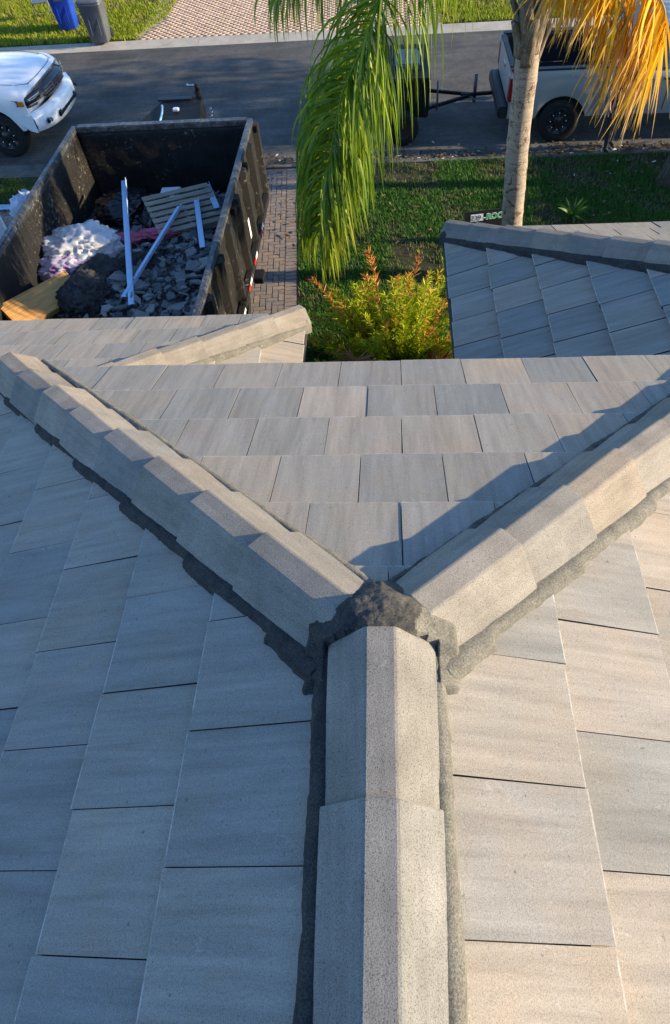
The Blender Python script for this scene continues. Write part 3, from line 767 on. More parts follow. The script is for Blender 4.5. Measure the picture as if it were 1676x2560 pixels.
fA = frond(palm, rel([(1.72, 8.2, -.55), (1.35, 7.7, .28), (.62, 7.1, .3), (.05, 6.65, -.35), (-.22, 6.4, -.82), (-.41, 6.25, -1.12), (-.5, 6.1, -1.42), (-.6, 6.0, -1.77), (-.68, 5.92, -2.12), (-.73, 5.88, -2.42)]),
      760, 1.08, .024, green, .8, t0=.16, side_spread=.8, lenfn=lambda t: 1.15-.55*max(0, t-.4)/.6, rr=.02)
fA['label'] = 'long drooping green frond hanging in front of the lawn'
frond(palm, rel([(1.7, 8.25, -.5), (1.2, 7.9, .4), (.55, 7.5, .3), (-.1, 7.2, -.02), (-.65, 7.0, -.28), (-1.05, 6.9, -.45)]), 190, .95, .02, green, .8, t0=.25, side_spread=.6)
frond(palm, rel([(1.75, 8.2, -.45), (1.5, 7.4, .6), (1.1, 6.9, .6), (.75, 6.6, .15), (.55, 6.45, -.25)]), 130, .85, .021, green, .7, t0=.3, side_spread=.6)
fD = frond(palm, rel([(1.78, 8.1, -.75), (2.05, 7.85, -.55), (2.4, 7.6, -.62), (2.72, 7.4, -.72), (2.9, 7.3, -.85), (3.0, 7.25, -1.1)]), 190, 1.12, .028, golden, .2, t0=.1, side_spread=.3, lean=(-.55, -.1, -.75), mat='dead_leaf', lenfn=lambda t: .55+.45*t, jitter=.3, rr=.02)
frond(palm, rel([(1.78, 8.1, -.75), (1.98, 7.75, -.58), (2.25, 7.5, -.68), (2.5, 7.35, -.85), (2.62, 7.3, -1.1)]), 100, .95, .026, golden, .22, t0=.1, side_spread=.35, lean=(-.5, -.1, -.7), mat='dead_leaf', lenfn=lambda t: .6+.4*t, jitter=.3, rr=.018)
fD['label'] = 'withered golden orange frond hanging beside the trunk'
frond(palm, rel([(1.8, 8.3, -.4), (2.5, 8.1, .4), (3.1, 7.9, .2), (3.45, 7.75, -.35), (3.6, 7.7, -.8)]), 110, .7, .02, green, .65, t0=.3, side_spread=.6)
for a in (0.3, 1.5, 2.3, 3.9):      # fronds above the picture
    dx, dy = math.cos(a), math.sin(a)
    frond(palm, [(-.3, 0, 4.3), (-.3+dx*.6, dy*.6, 5.3), (-.3+dx*1.3, dy*1.3, 5.7), (-.3+dx*2.1, dy*2.1, 5.3), (-.3+dx*2.6, dy*2.6, 4.7)], 80, .7, .024, green, .5, t0=.25)

# ------------------------------------------------------------ feathery shrub
def plume_shrub(base, stems, label):
    t = tag(empty('shrub', base), label, 'shrub'); paths = []; wd = []; cols = []; m = MB()
    for (dx, dy, L, red, dens) in stems:
        d = np.array((dx*.55, dy*.55, 1.0)); d /= np.linalg.norm(d); p = np.array((dx*.28+random.uniform(-.1, .1), dy*.28+random.uniform(-.1, .1), 0.)); pts = [p.copy()]
        K = 14
        for s in range(K):
            p = p+d*L/K; d = d+np.array((dx*.05, dy*.05, -.012))+RNG.normal(0, .03, 3); d /= np.linalg.norm(d); pts.append(p.copy())
        m.tube([tuple(q) for q in pts[::2]], [.011-.0012*i for i in range(len(pts[::2]))], 5)
        pts = np.array(pts)
        for i in range(dens):
            s = random.uniform(.18, 1.0)**.75; x = s*K; a = int(min(x, K-1)); q = pts[a]*(1-(x-a))+pts[a+1]*(x-a); tg = pts[a+1]-pts[a]; tg /= np.linalg.norm(tg)
            r = RNG.normal(size=3); r -= tg*(r@tg); r /= np.linalg.norm(r); dd = r*random.uniform(.5, 1.0)+tg*random.uniform(.45, 1.1); dd /= np.linalg.norm(dd)
            ln = random.uniform(.09, .19)*(1.1-.45*s); paths.append([q+dd*ln*u_+np.array((0, 0, -.03))*u_*u_*random.random() for u_ in (0, .5, 1)]); wd.append(random.uniform(.009, .016))
            y = random.random()
            c = np.array((.13, .24, .008))*(1-s)+np.array((.42, .5, .012))*s; c = c*(.7+.6*y)
            if red > 0 and random.random() < red*max(0, (s-.35)/.65)*1.5: c = np.array((.75, .34, .07)) if random.random() < .75 else np.array((.55, .1, .04))
            elif s > .82 and random.random() < .22: c = np.array((.5, .36, .06))
            cols.append(c)
    m.build('stems', 'soil', t); stuff(ribbons(paths, wd, np.array(cols), 'foliage', 'leaf', t)); return t
st = []
for i in range(130):
    a = random.uniform(0, 6.28); r = random.random()**.6; st.append((math.cos(a)*r*.95, math.sin(a)*r*.85, random.uniform(.95, 1.35)+.3*(1-r), random.choice((0, 0, 0, 0, .1, .35)), 190))
st += [(-.25, .35, 1.8, .9, 170), (.42, .3, 1.75, .3, 190), (.95, .2, 1.62, .35, 200), (.12, .5, 1.75, .6, 120), (-1.0, .1, 1.3, .6, 150), (.6, -.5, 1.3, 1.2, 200), (-.75, .45, 1.6, .8, 150), (1.2, -.3, 1.35, .2, 200), (.2, -.7, 1.1, .1, 200), (1.1, -.8, 1.2, .1, 200)]
plume_shrub((.1, 5.95, G), st, 'feathery yellow green shrub with orange red tips between the roof wings')
def rosette(name, base, n, L, w_, cfn, label, up_=.8):
    t = tag(empty(name, base), label, 'plant'); paths = []; wd = []; cols = []
    for i in range(n):
        a = i*2.4; d = np.array((math.cos(a), math.sin(a), up_*random.uniform(.5, 1.4))); d /= np.linalg.norm(d); p = np.zeros(3); path = [p]
        for s in range(7): p = p+d*L/7*random.uniform(.9, 1.1); d = d+np.array((0, 0, -.13)); d /= np.linalg.norm(d); path.append(p)
        paths.append(path); wd.append(w_*random.uniform(.8, 1.2)); cols.append(cfn())
    ribbons(paths, wd, np.array(cols), 'leaves', 'leaf', t)
    MB().tube([(0, 0, -.5), (0, 0, .03)], [.03, .02], 6).build('stem', 'soil', t); return t
rosette('bromeliad', (-.38, 4.9, -3.55), 16, .3, .055, lambda: np.array((.32, .15, .07))*random.uniform(.6, 1.2), 'brownish bromeliad rosette below the feathery shrub')
rosette('cordyline', (.58, 4.75, -3.55), 14, .3, .04, lambda: np.array((.3, .03, .02))*random.uniform(.5, 1.3), 'dark red strappy plant close under the shaded roof edge', 1.6)
rosette('croton', (-.75, 5.1, -4.1), 22, .28, .05, lambda: random.choice((np.array((.2, .03, .02)), np.array((.04, .08, .015)), np.array((.05, .1, .02)))), 'low dark croton in the shade by the sunlit wing corner', 1.0)
rosette('weed', (3.28, 9.9, G), 18, .38, .05, lambda: np.array((.1, .2, .03))*random.uniform(.6, 1.3), 'small leafy green plant on the lawn right of the palm trunk', 1.5)
# low ground cover under shrub
gp = []; gw = []; gc = []
for i in range(2600):
    x, y = random.uniform(-1.15, .95), random.uniform(4.2, 6.9); p = np.array((x, y, G)); h = random.uniform(.1, .45)*(1 if y < 6 else .6)
    a = random.uniform(0, 6.28); gp.append([p+np.array((math.cos(a)*h*.5*s, math.sin(a)*h*.5*s, h*s*(1.3-.5*s))) for s in (0, .5, 1)]); gw.append(random.uniform(.012, .03)); gc.append(np.array((.04, .085, .014))*random.uniform(.5, 1.6))
o = stuff(ribbons(gp, gw, np.array(gc), 'ground_cover', 'leaf', None)); o['label'] = 'dark low ground cover in the planting bed'

# ------------------------------------------------------------ shade trees and an added, unseen hedge (right of the picture)
tree('oak_tree', (5.17, 10.95, G), 3.6, 3, [(5.8, 11.2, -.6, 1.7, 1.0), (7.2, 11.9, -.2, 1.9, 1.1), (6.4, 12.9, .3, 1.8, 1.1), (8.2, 12.6, .5, 1.6, 1.0)], 'oak with dark bark at the right edge of the lawn', (.5, .2), 900, .06)
tree('street_tree', (13.2, 14.0, G), 4.4, 4, [(12.8, 12.2, .6, 1.8, 1.5), (13.2, 14.2, .8, 1.9, 1.5), (12.9, 16.0, .9, 1.6, 1.4), (13.5, 13.0, 2.2, 2.0, 1.3), (13.3, 15.2, 2.3, 1.9, 1.2)], 'broad street tree shading the road beyond the right edge', (.1, .1), 620, .12)
tree('yard_tree', (8.5, 25.2, G), 3.4, 3, [(8.3, 25.0, -.2, 1.8, 1.2), (9.6, 24.4, .4, 1.6, 1.1)], 'tree in the yard across the street beyond the right edge', (.1, 0), 500, .09)
hd_ = tag(empty('hedge', (10.6, 8.4, G)), 'unseen tall hedge added beyond the right edge to shade the lawn', 'hedge')
crown_leaves('foliage', hd_, [(random.uniform(-.25, .25), -3.4+k*.42, random.uniform(.5, 2.35), .8, .85) for k in range(17)]+[(0, -3.4+k*.42, 1.2, .85, 1.2) for k in range(17)], 900, .075, (.02, .045, .01), (.06, .1, .02))
MB().box((0, 0, 1.15), (.7, 7.2, 2.5)).build('branches', 'soil', hd_)

# ============================================================ DUMP TRAILER
X0, X1, Y0, Y1, ZR, ZF = -4.83, -2.09, 4.3, 9.5, -2.78, -3.98
tr = tag(empty('dump_trailer', ((X0+X1)/2, (Y0+Y1)/2, G)), 'black dump trailer full of roof debris on the driveway', 'trailer')
T0 = Vector(tr.location)
def tpart(m, name, mat, parent=None):
    o = m.build(name, mat)
    if parent is None: o.parent = tr; o.matrix_parent_inverse = Matrix.Translation(-T0)
    else: o.parent = parent
    return o
def grid_wall(a, b2, z0, z1, th, nrm, name):
    """thick wall with dents"""
    a, b2, nrm = Vector(a), Vector(b2), Vector(nrm); nu, nv = 40, 14; V = []; F = []
    for side in (0, 1):
        for j in range(nv+1):
            for i in range(nu+1):
                p = a.lerp(b2, i/nu); z = z0+(z1-z0)*j/nv
                dent = .02*nz(i*.35, j*.45, a.x*3)*(1 if 0 < j < nv and 0 < i < nu else 0)
                q = p+nrm*(dent+(th if side else 0)); V.append((q.x, q.y, z))
    o_ = (nu+1)*(nv+1)
    for j in range(nv):
        for i in range(nu):
            k = j*(nu+1)+i; F += [(k, k+1, k+nu+2, k+nu+1), (o_+k, o_+k+nu+1, o_+k+nu+2, o_+k+1)]
    for i in range(nu): F += [(i, o_+i, o_+i+1, i+1), (nv*(nu+1)+i, nv*(nu+1)+i+1, o_+nv*(nu+1)+i+1, o_+nv*(nu+1)+i)]
    for j in range(nv): k = j*(nu+1); F += [(k, k+nu+1, o_+k+nu+1, o_+k), (k+nu, o_+k+nu, o_+k+2*nu+1, k+2*nu+1)]
    m = MB(); m.add(V, F, 0, True); return tpart(m, name, 'bed_wall')
wl_ = grid_wall((X0, Y0, 0), (X0, Y1, 0), ZF, ZR-.03, -.04, (1, 0, 0), 'side_wall')
wr_ = grid_wall((X1, Y0, 0), (X1, Y1, 0), ZF, ZR-.03, .04, (1, 0, 0), 'side_wall')
wf_ = grid_wall((X0, Y1, 0), (X1, Y1, 0), ZF, ZR-.03, .04, (0, 1, 0), 'front_wall')
wb_ = grid_wall((X0, Y0, 0), (X1, Y0, 0), ZF, ZR-.5, -.04, (0, 1, 0), 'tailgate')
tpart(MB().box(((X0+X1)/2, (Y0+Y1)/2, ZF-.04), (X1-X0, Y1-Y0, .07)), 'floor', 'bed_wall')
for nm, c, d in (('top_rail', (X0-.02, (Y0+Y1)/2, ZR), (.085, Y1-Y0+.12, .085)), ('top_rail', (X1+.02, (Y0+Y1)/2, ZR), (.085, Y1-Y0+.12, .085)), ('top_rail', ((X0+X1)/2, Y1+.04, ZR+.002), (X1-X0-.05, .13, .085))):
    tpart(MB().box(c, d, bev=.012), nm, 'rim_metal')
for sx, x in ((-1, X0-.04), (1, X1+.04)):
    for k in range(8):
        y = Y0+.25+k*.72
        m = MB(); m.prism([(0, -.1), (.085*sx, -.055), (.085*sx, .055), (0, .1)], lambda p, z, x=x, y=y: (x+p[0], y+p[1], z), ZF-.02, ZR-.045)
        tpart(m, 'side_post', 'bed_wall')
    tpart(MB().box((x+sx*.055, (Y0+Y1)/2, ZF+.02), (.09, Y1-Y0, .12), bev=.01), 'lower_rail', 'bed_wall')
for y in (8.42, 7.66, 7.02, 6.32, 5.5, 4.8):
    for dy, mt in ((.075, 'reflect_white'), (-.075, 'reflect_red')):
        tpart(MB().box((X1+.146, y+dy, ZF+.05), (.006, .149, .055)), 'reflector', mt)
for y in (9.55, 8.35, 7.2, 6.1): tpart(MB().box((X1+.085, y, ZR-.11), (.06, .11, .1), bev=.01), 'tie_hook', 'black_metal')
tpart(MB().box((X1+.2, 7.42, ZF-.1), (.14, .24, .1), bev=.01), 'step', 'black_metal')
for y in (8.05, 6.75): tpart(MB().box((X1+.056, y, ZF+.33), (.004, .16, .3)), 'decal', 'reflect_white')
for sx in (-1, 1):
    tpart(MB().box(((X0+X1)/2+sx*.5, (Y0+Y1)/2+.6, ZF-.2), (.12, Y1-Y0+1.0, .22)), 'chassis_rail', 'black_metal')
    for y in (6.3, 7.25):
        cx = (X0+X1)/2+sx*1.22
        w_ = tpart(MB().lathe([(.2, -.1), (.33, -.11), (.36, -.08), (.37, 0), (.36, .08), (.33, .11), (.2, .1)], (0, 0, 0)), 'wheel', 'rubber')
        w_.matrix_parent_inverse = Matrix.Identity(4); w_.location = Vector((cx, y, G+.37))-T0; w_.rotation_euler = (0, 0, math.pi/2)
        sub(MB().lathe([(.2, -.07), (.05, -.03), (.0, -.03)], (0, 0, 0)).build('rim', 'rim_alloy'), w_)
# tongue with pump box and jack
m = MB(); yb0, yb1 = Y1+.2, 11.25
m.prism([(-4.3, yb0), (-3.0, yb0), (-3.2, yb1), (-3.85, yb1)], lambda p, z: (p[0], p[1], z), -3.95, -3.08)
tb = tpart(m, 'pump_box', 'black_metal')
m = MB(); m.prism([(-3.95, yb1-.12), (-3.35, yb1-.12), (-3.35, yb1), (-3.95, yb1)], lambda p, z: (p[0], p[1], z), -3.078, -3.05); tpart(m, 'box_lid_edge', 'black_plastic')
tpart(MB().box((-3.55, 10.75, -3.06), (.1, .08, .05), bev=.01), 'latch_plate', 'white_box')
tpart(MB().tube([(-3.25, 11.28, -4.4), (-3.25, 11.28, -2.98)], .06, 10).tube([(-3.25, 11.28, -2.98), (-3.25, 11.28, -2.88)], .04, 10), 'jack_post', 'black_metal')
tpart(MB().tube([(-3.25, 11.28, -2.9), (-3.38, 11.28, -2.9), (-3.42, 11.28, -2.88)], .018, 8), 'jack_crank', 'chrome')
tpart(MB().tube([tuple(p) for p in bez([(-3.72, 10.0, -3.06), (-3.74, 10.5, -3.04), (-3.82, 10.9, -3.05), (-4.0, 11.2, -3.3)], 14)], .018, 8), 'hose', 'hose_blue')
for sx in (-.75, .75): tpart(MB().bar(((X0+X1)/2+sx, Y1+.1, ZF-.2), ((X0+X1)/2, 12.3, -4.32), .1, .14), 'tongue', 'black_metal')
mch = MB()
for k in range(9): mch.lathe([(.018, -.006), (.026, 0), (.018, .006), (.012, 0), (.018, -.006)], (-3.1+.015*(k % 2), 11.3-.02*k, -3.3-.05*k), 'Y', 8)
tpart(mch, 'safety_chain', 'chrome')

# ------------------------------------------------------------ debris
def heap_z(x, y):
    z = -3.86+(9.6-y)*.085+.06*nz(x*1.2, y*1.2, 2)+.05*nz(x*3, y*3, 5)
    z += .1*math.exp(-((x+3.0)**2/.8+(y-6.6)**2/1.2))-.08*math.exp(-((x+4.6)**2/.1+(y-8.2)**2/1.5))
    return z
V = []; F = []; nx, ny = 70, 130
for j in range(ny+1):
    for i in range(nx+1):
        x = X0+.02+(X1-X0-.04)*i/nx; y = Y0+.02+(Y1-Y0-.06)*j/ny; V.append((x, y, heap_z(x, y)+.03*nz(x*14, y*14, 3)))
for j in range(ny):
    for i in range(nx): k = j*(nx+1)+i; F.append((k, k+1, k+nx+2, k+nx+1))
rb = stuff(np_mesh('rubble', V, F, 'rubble')); rb['label'] = 'dusty bed of crushed roofing rubble in the dump trailer'
SH = []
for k in range(14):
    nn = random.randint(4, 6); pts = []
    for i in range(nn):
        a = 2*math.pi*i/nn+random.uniform(-.35, .35); r = random.uniform(.6, 1.0); pts.append((math.cos(a)*r*.5, math.sin(a)*r*.36))
    m = MB(); m.prism(pts, lambda p, z: (p[0], p[1], z), -.06, .06); oo = m.build('shard', 'shard'); SH.append(oo.data); bpy.data.objects.remove(oo)
placed = 0
SV = []; SFc = []
while placed < 290:
    x = random.uniform(X0+.15, X1-.1); y = random.uniform(5.3, 9.2)
    wgt = 1.0 if x > -4.0 else .35
    if y > 8.2 and x < -3.6: wgt *= .2
    if random.random() > wgt: continue
    o = bpy.data.objects.new('tile_shard', random.choice(SH)); COL.objects.link(o)
    sz = random.choice((.13, .16, .2, .25, .3, .38)); o.scale = (sz, sz*random.uniform(.7, 1.1), .2)
    o.location = (x, y, heap_z(x, y)+random.uniform(.01, .1)); o.rotation_euler = (random.gauss(0, .3), random.gauss(0, .3), random.uniform(0, 6.28))
    tag(o, 'broken grey roof tile piece lying in the dump trailer', 'tile shard', 'broken tile pieces in the dump trailer'); placed += 1
# small chips joined
m = MB()
for i in range(1500):
    x = random.uniform(X0+.1, X1-.08); y = random.uniform(5, 9.6); s = random.uniform(.03, .09)
    m.box((x, y, heap_z(x, y)+random.uniform(0, .05)), (s, s*random.uniform(.4, .9), .018), (random.gauss(0, .4), random.gauss(0, .4), random.uniform(0, 6)))
o = stuff(m.build('rubble_chips', 'shard', fixn=False)); o['label'] = 'small tile chips scattered over the rubble'
# metal strips
def strip(a, b2, label):
    a, b2 = Vector(a), Vector(b2); t = tag(empty('metal_strip', (a+b2)/2), label, 'metal strip'); c = Vector(t.location)
    d = (b2-a); q = d.to_track_quat('X', 'Z').to_matrix(); L = d.length
    for nm, cc, dd in (('flange', (0, 0, 0), (L, .075, .006)), ('lip', (0, .0405, .022), (L, .006, .05)), ('hem', (0, -.034, -.012), (L, .006, .02))):
        m = MB(); m.box(q @ Vector(cc), dd, q); m.build(nm, 'drip_metal', t)
    return t
strip((-4.08, 8.9, -3.3), (-3.22, 5.85, -3.33), 'longest pale blue metal strip lying lengthwise over the debris')
strip((-3.12, 8.35, -3.45), (-3.38, 6.05, -3.36), 'pale blue metal strip crossing the longest one near the roof edge')
strip((-2.92, 8.6, -3.5), (-2.56, 7.2, -3.42), 'pale blue metal strip resting between the pallet and the trailer side')
strip((-2.86, 9.15, -3.55), (-2.56, 8.35, -3.5), 'short pale blue metal strip on the pallet beside the trailer wall')
# plastic bag, black bags, tar paper
def lump(name, loc, size, mat, label, cat, amp=.3, freq=2.0, ridge=.12, seed=0, cols=None, sub_=5):
    bm = bmesh.new(); bmesh.ops.create_icosphere(bm, subdivisions=sub_, radius=1)
    for v in bm.verts:
        p = v.co.copy(); f = 1+amp*nz(p.x*freq, p.y*freq, p.z*freq+seed)
        f += ridge*(1-2*abs(nz(p.x*5+seed, p.y*5, p.z*5)))+ridge*.5*(1-2*abs(nz(p.x*11, p.y*11+seed, p.z*11)))
        v.co = Vector((p.x*size[0], p.y*size[1], p.z*size[2]))*f
    for f in bm.faces: f.smooth = True
    me = bpy.data.meshes.new(name); bm.to_mesh(me); bm.free(); me.materials.append(MATS[mat])
    if cols:
        a = me.color_attributes.new('Col', 'FLOAT_COLOR', 'POINT'); cc = []
        for v in me.vertices: cc += [*cols(v.co), 1]
        a.data.foreach_set('color', cc)
    o = bpy.data.objects.new(name, me); COL.objects.link(o); o.location = loc; return tag(o, label, cat)
lump('plastic_bag', (-4.38, 7.35, -3.47), (.43, .31, .22), 'thin_plastic', 'crumpled white plastic bag on the debris near the lit wall', 'plastic bag', .4, 1.6, .3, 3, lambda c: (.85, .86, .88))
lump('plastic_bag', (-4.5, 6.95, -3.52), (.32, .2, .14), 'thin_plastic', 'smaller torn clear bag with purple print below the big white one', 'plastic bag', .35, 2.2, .25, 8, lambda c: (.6, .55, .7) if nz(c.x*9, c.y*9) < .25 else (.35, .2, .45))
lump('trash_bag', (-4.1, 8.72, -3.66), (.42, .36, .2), 'black_film', 'shiny black trash bag behind the white bag', 'trash bag', .35, 1.7, .2, 5)
lump('trash_bag', (-3.55, 8.55, -3.7), (.22, .42, .16), 'black_film', 'narrow black plastic bag between the strip and the pallet', 'trash bag', .3, 1.7, .25, 11)
lump('tar_paper_roll', (-3.97, 6.2, -3.42), (.25, .32, .19), 'tar_paper', 'large crumpled lump of grey tar paper beside the wooden panel', 'tar paper', .3, 1.9, .2, 14)
lump('tar_paper_roll', (-4.0, 6.85, -3.56), (.36, .26, .16), 'tar_paper', 'dark crumpled tar paper between the white bag and the strips', 'tar paper', .35, 1.9, .2, 17)
lump('tar_paper_roll', (-3.4, 7.05, -3.6), (.3, .22, .14), 'tar_paper', 'dark crumpled tar paper under the longest strip', 'tar paper', .35, 1.9, .2, 19)
lump('plastic_scrap', (-3.85, 7.75, -3.58), (.22, .1, .05), 'pink_plastic', 'small red and pink plastic scrap behind the white bag', 'plastic scrap', .4, 2.5, .3, 23, sub_=4)
lump('plastic_scrap', (-3.4, 7.85, -3.58), (.24, .1, .05), 'pink_plastic', 'flat pink plastic scrap against the longest strip', 'plastic scrap', .4, 2.5, .3, 27, sub_=4)
# wooden panel (shallow box lid)
wp = tag(empty('wooden_panel', (-4.42, 6.0, -3.33), math.radians(36)), 'orange wooden drawer panel tilted on the debris by the roof edge', 'wood panel'); wp.rotation_euler = (.42, .05, math.radians(52))
MB().box((0, 0, 0), (.95, .4, .02), bev=.003).build('board', 'wood_panel', wp)
for yy in (-.205, .205): MB().box((0, yy, -.03), (.95, .018, .09), bev=.003).build('edge_strip', 'wood_panel', wp)
for xx in (-.486, .486): MB().box((xx, 0, -.03), (.018, .43, .09), bev=.003).build('edge_strip', 'wood_panel', wp)
# pallet
pl = tag(empty('pallet', (-3.08, 8.4, -3.56)), 'weathered wooden pallet lying on debris near the far corner', 'pallet'); pl.rotation_euler = (.1, .05, math.radians(27))
for k in range(7): MB().box((0, -.45+k*.15, .05), (1.05, .1, .018)).build('deck_board', 'pallet_wood', pl)
for xx in (-.49, 0, .49): MB().box((xx, 0, -.005), (.04, 1.0, .09)).build('stringer', 'pallet_wood', pl)
for k in range(3): MB().box((0, -.42+k*.42, -.06), (1.05, .1, .018)).build('bottom_board', 'pallet_wood', pl)
bx = tag(empty('carton', (-3.45, 9.02, -3.8), .03), 'dark carton with white lid against the far trailer wall', 'carton')
MB().box((0, 0, .1), (.34, .36, .2)).build('carton_body', 'black_plastic', bx); MB().box((0, 0, .212), (.3, .3, .02), bev=.004).build('lid', 'white_box', bx)
# things left of the trailer
lump('plastic_bag', (-6.35, 9.75, -4.25), (.22, .2, .3), 'thin_plastic', 'crumpled pale plastic bag outside the trailer by the lawn corner', 'plastic bag', .4, 2, .25, 31, lambda c: (.62, .68, .8), 4)
strip((-9.0, 10.86, G+.04), (-7.1, 10.84, G+.04), 'pale blue metal strip on the ground along the small lawn')
cb = tag(empty('storage_tub', (-7.3, 9.85, G), .5), 'white open tub with tan contents left of the trailer', 'tub')
m = MB(); m.box((0, 0, .02), (.5, .36, .04))
for c, d in (((.25, 0, .2), (.02, .38, .4)), ((-.25, 0, .2), (.02, .38, .4)), ((0, .18, .2), (.48, .02, .4)), ((0, -.18, .2), (.48, .02, .4))): m.box(c, d)
m.build('tub', 'white_box', cb); MB().box((0, 0, .3), (.47, .33, .02)).build('contents', 'cardboard', cb)

# ============================================================ PICKUPS
def pickup(name, loc, rz, paint, label, front=True, dark_bed=False):
    t = tag(empty(name, loc, rz), label, 'pickup truck')
    L, HW = 5.85, 1.0; WX = (-.95, -4.75); WR = .41; AR = .5
    def zb(x):
        z = .5
        for wx in WX:
            d = abs(x-wx)
            if d < AR: z = max(z, math.sqrt(AR*AR-d*d)+WR-.02)
        return z
    def ztop(x):
        if x > -1.75: return 1.2+.07*(x/-1.75) if x > -.5 else 1.215+.045*((-x-.5)/1.25)
        return 1.27 if x > -3.75 else 1.36
    # side/top shell: sections in x
    xs = sorted(set([-.16, -.2, -.26, -.34, -.42]+[-.16-i*.09 for i in range(4, 18)]+[-1.75-i*.12 for i in range(0, 17)]+[-3.76, -3.8]+[-3.8-i*.09 for i in range(1, 22)]+[-5.72, -5.78]), reverse=True)
    m = MB(); n = 15; rows = []
    for x in xs:
        fr_ = max(0, (x+.45)/.3); zt = ztop(x)-.10*max(0, fr_)**2; hw = HW-.02-.05*max(0, fr_)**2-(.02 if x < -5.7 else 0)
        b0 = zb(x) if x < -.3 else .72
        prof = []
        hw2 = hw-.0
        sidez = [b0, b0+(zt-b0)*.25, b0+(zt-b0)*.5, b0+(zt-b0)*.75]
        for i_, z in enumerate(sidez): prof.append((hw2*(.985 if i_ == 0 else 1.0)+(.012 if any(abs(x-wx) < AR+.05 for wx in WX) and i_ < 3 else 0), z))
        if x > -1.76: prof += [(hw2-.015, zt-.07), (hw2-.06, zt-.03), (hw2-.16, zt), (.45, zt+.03), (0, zt+.04)]
        else: prof += [(hw2-.005, zt-.05), (hw2-.02, zt-.02), (hw2-.05, zt), (hw2-.09, zt), (0, zt)]
        full = [(-p[0], p[1]) for p in prof[:-1]]+[prof[-1]]+[p for p in prof[:-1]][::-1]
        row = []
        for yv, z in full:
            xo = x-.20*abs(yv)**2.6*max(0, 1+(x+.1)/.9) if x > -.9 else x
            row.append((xo, yv, z))
        rows.append(row)
    nP = len(rows[0]); vs = [p for r in rows for p in r]; fs = []
    for i in range(len(rows)-1):
        for j in range(nP-1):
            if rows[i][0][0] < -3.78 and 5 <= j < nP-6 : continue
            fs.append((i*nP+j, i*nP+j+1, (i+1)*nP+j+1, (i+1)*nP+j))
    m.add(vs, fs, 0, True); fr0 = list(range(nP)); m.add([rows[0][j] for j in range(nP)], [tuple(range(nP))])
    m.build('body', paint, t)
    # inner arch blackness / underbody
    MB().box((-2.9, 0, .62), (5.0, 1.72, .28)).build('underbody', 'black_plastic', t)
    # cab
    cabs = [(-1.72, 1.26, .93, 0), (-2.35, 1.9, .78, 1), (-3.3, 1.92, .78, 1), (-3.72, 1.32, .93, 0)]
    m = MB(); P = []
    for x, z, hw, top in cabs: P += [(x, -hw, z), (x, hw, z)]
    m.add(P, [(0, 1, 3, 2)], 1); m.add(P, [(2, 3, 5, 4)], 0); m.add(P, [(4, 5, 7, 6)], 1); m.add(P, [(0, 2, 4, 6)], 1); m.add(P, [(1, 7, 5, 3)], 1)
    m.build('cab', [paint, 'glass'], t)
    for sy in (-1, 1):
        MB().bar((-1.72, sy*.935, 1.27), (-2.35, sy*.785, 1.9), .06, .05).build('pillar', paint, t)
        MB().bar((-2.9, sy*.93, 1.27), (-2.85, sy*.79, 1.91), .06, .05).build('pillar', paint, t)
        MB().bar((-3.72, sy*.935, 1.3), (-3.3, sy*.785, 1.92), .07, .06).build('pillar', paint, t)
        MB().box((-2.0, sy*1.14, 1.36), (.12, .2, .26), bev=.03).build('mirror', 'black_plastic', t)
        for x in (-2.85, -3.5): MB().box((x, sy*1.0, 1.13), (.17, .03, .03), bev=.008).build('door_handle', 'black_plastic', t)
        for x in (-1.8, -2.82, -3.74): MB().box((x, sy*.989, .9), (.008, .01, .66)).build('door_seam', 'black_plastic', t)
    # bed
    MB().box((-4.77, 0, .8), (1.95, 1.66, .06)).build('bed_floor', 'black_plastic', t)
    for sy in (-1, 1):
        MB().box((-4.76, sy*.87, 1.08), (1.94, .04, .5)).build('bed_side', 'black_plastic', t)
        MB().box((-4.76, sy*.935, 1.372), (1.98, .13, .03), bev=.008).build('rail_cap', 'black_plastic', t)
    MB().box((-5.76, 0, 1.06), (.08, 1.62, .62), bev=.02).build('tailgate', paint, t)
    MB().box((-5.76, 0, 1.378), (.1, 1.62, .03), bev=.008).build('rail_cap', 'black_plastic', t)
    MB().box((-5.805, 0, 1.15), (.02, .22, .07), bev=.005).build('tailgate_handle', 'chrome', t)
    MB().box((-5.86, 0, .6), (.2, 1.86, .22), bev=.03).build('rear_bumper', 'black_plastic', t)
    for sy in (-1, 1):
        tl = MB().box((-5.735, sy*.9, 1.08), (.14, .2, .52), bev=.02).build('tail_lamp', 'red_lens', t)
        MB().box((-5.737, sy*.902, 1.28), (.145, .204, .1), bev=.015).build('reverse_lens', 'lamp_clear', tl)
    # wheels
    for wx in WX:
        for sy in (-1, 1):
            wo = MB().lathe([(.25, -.11), (.36, -.125), (.395, -.1), (.41, -.05), (.41, .05), (.395, .1), (.36, .125), (.25, .11)], (0, 0, 0), n=32).build('wheel', 'rubber', t, (wx, sy*.86, WR))
            rm = MB(); rm.lathe([(.255, sy*.1), (.24, sy*.115), (.225, sy*.09), (.1, sy*.06), (.08, sy*.1), (0, sy*.105)], (0, 0, 0), n=24); ro = rm.build('rim', 'rim_alloy', wo)
            nb = MB()
            for k in range(8):
                a = k*math.pi/4; nb.lathe([(0, sy*.105), (.014, sy*.103), (.016, sy*.07)], (.155*math.cos(a), 0, .155*math.sin(a)), n=8)
            nb.build('lug_nuts', 'chrome', wo)
            for k in range(8):
                a = k*math.pi/4+.39; MB().bar((.09*math.cos(a), sy*.085, .09*math.sin(a)), (.235*math.cos(a), sy*.1, .235*math.sin(a)), .03, .04).build('spoke', 'rim_alloy', wo)
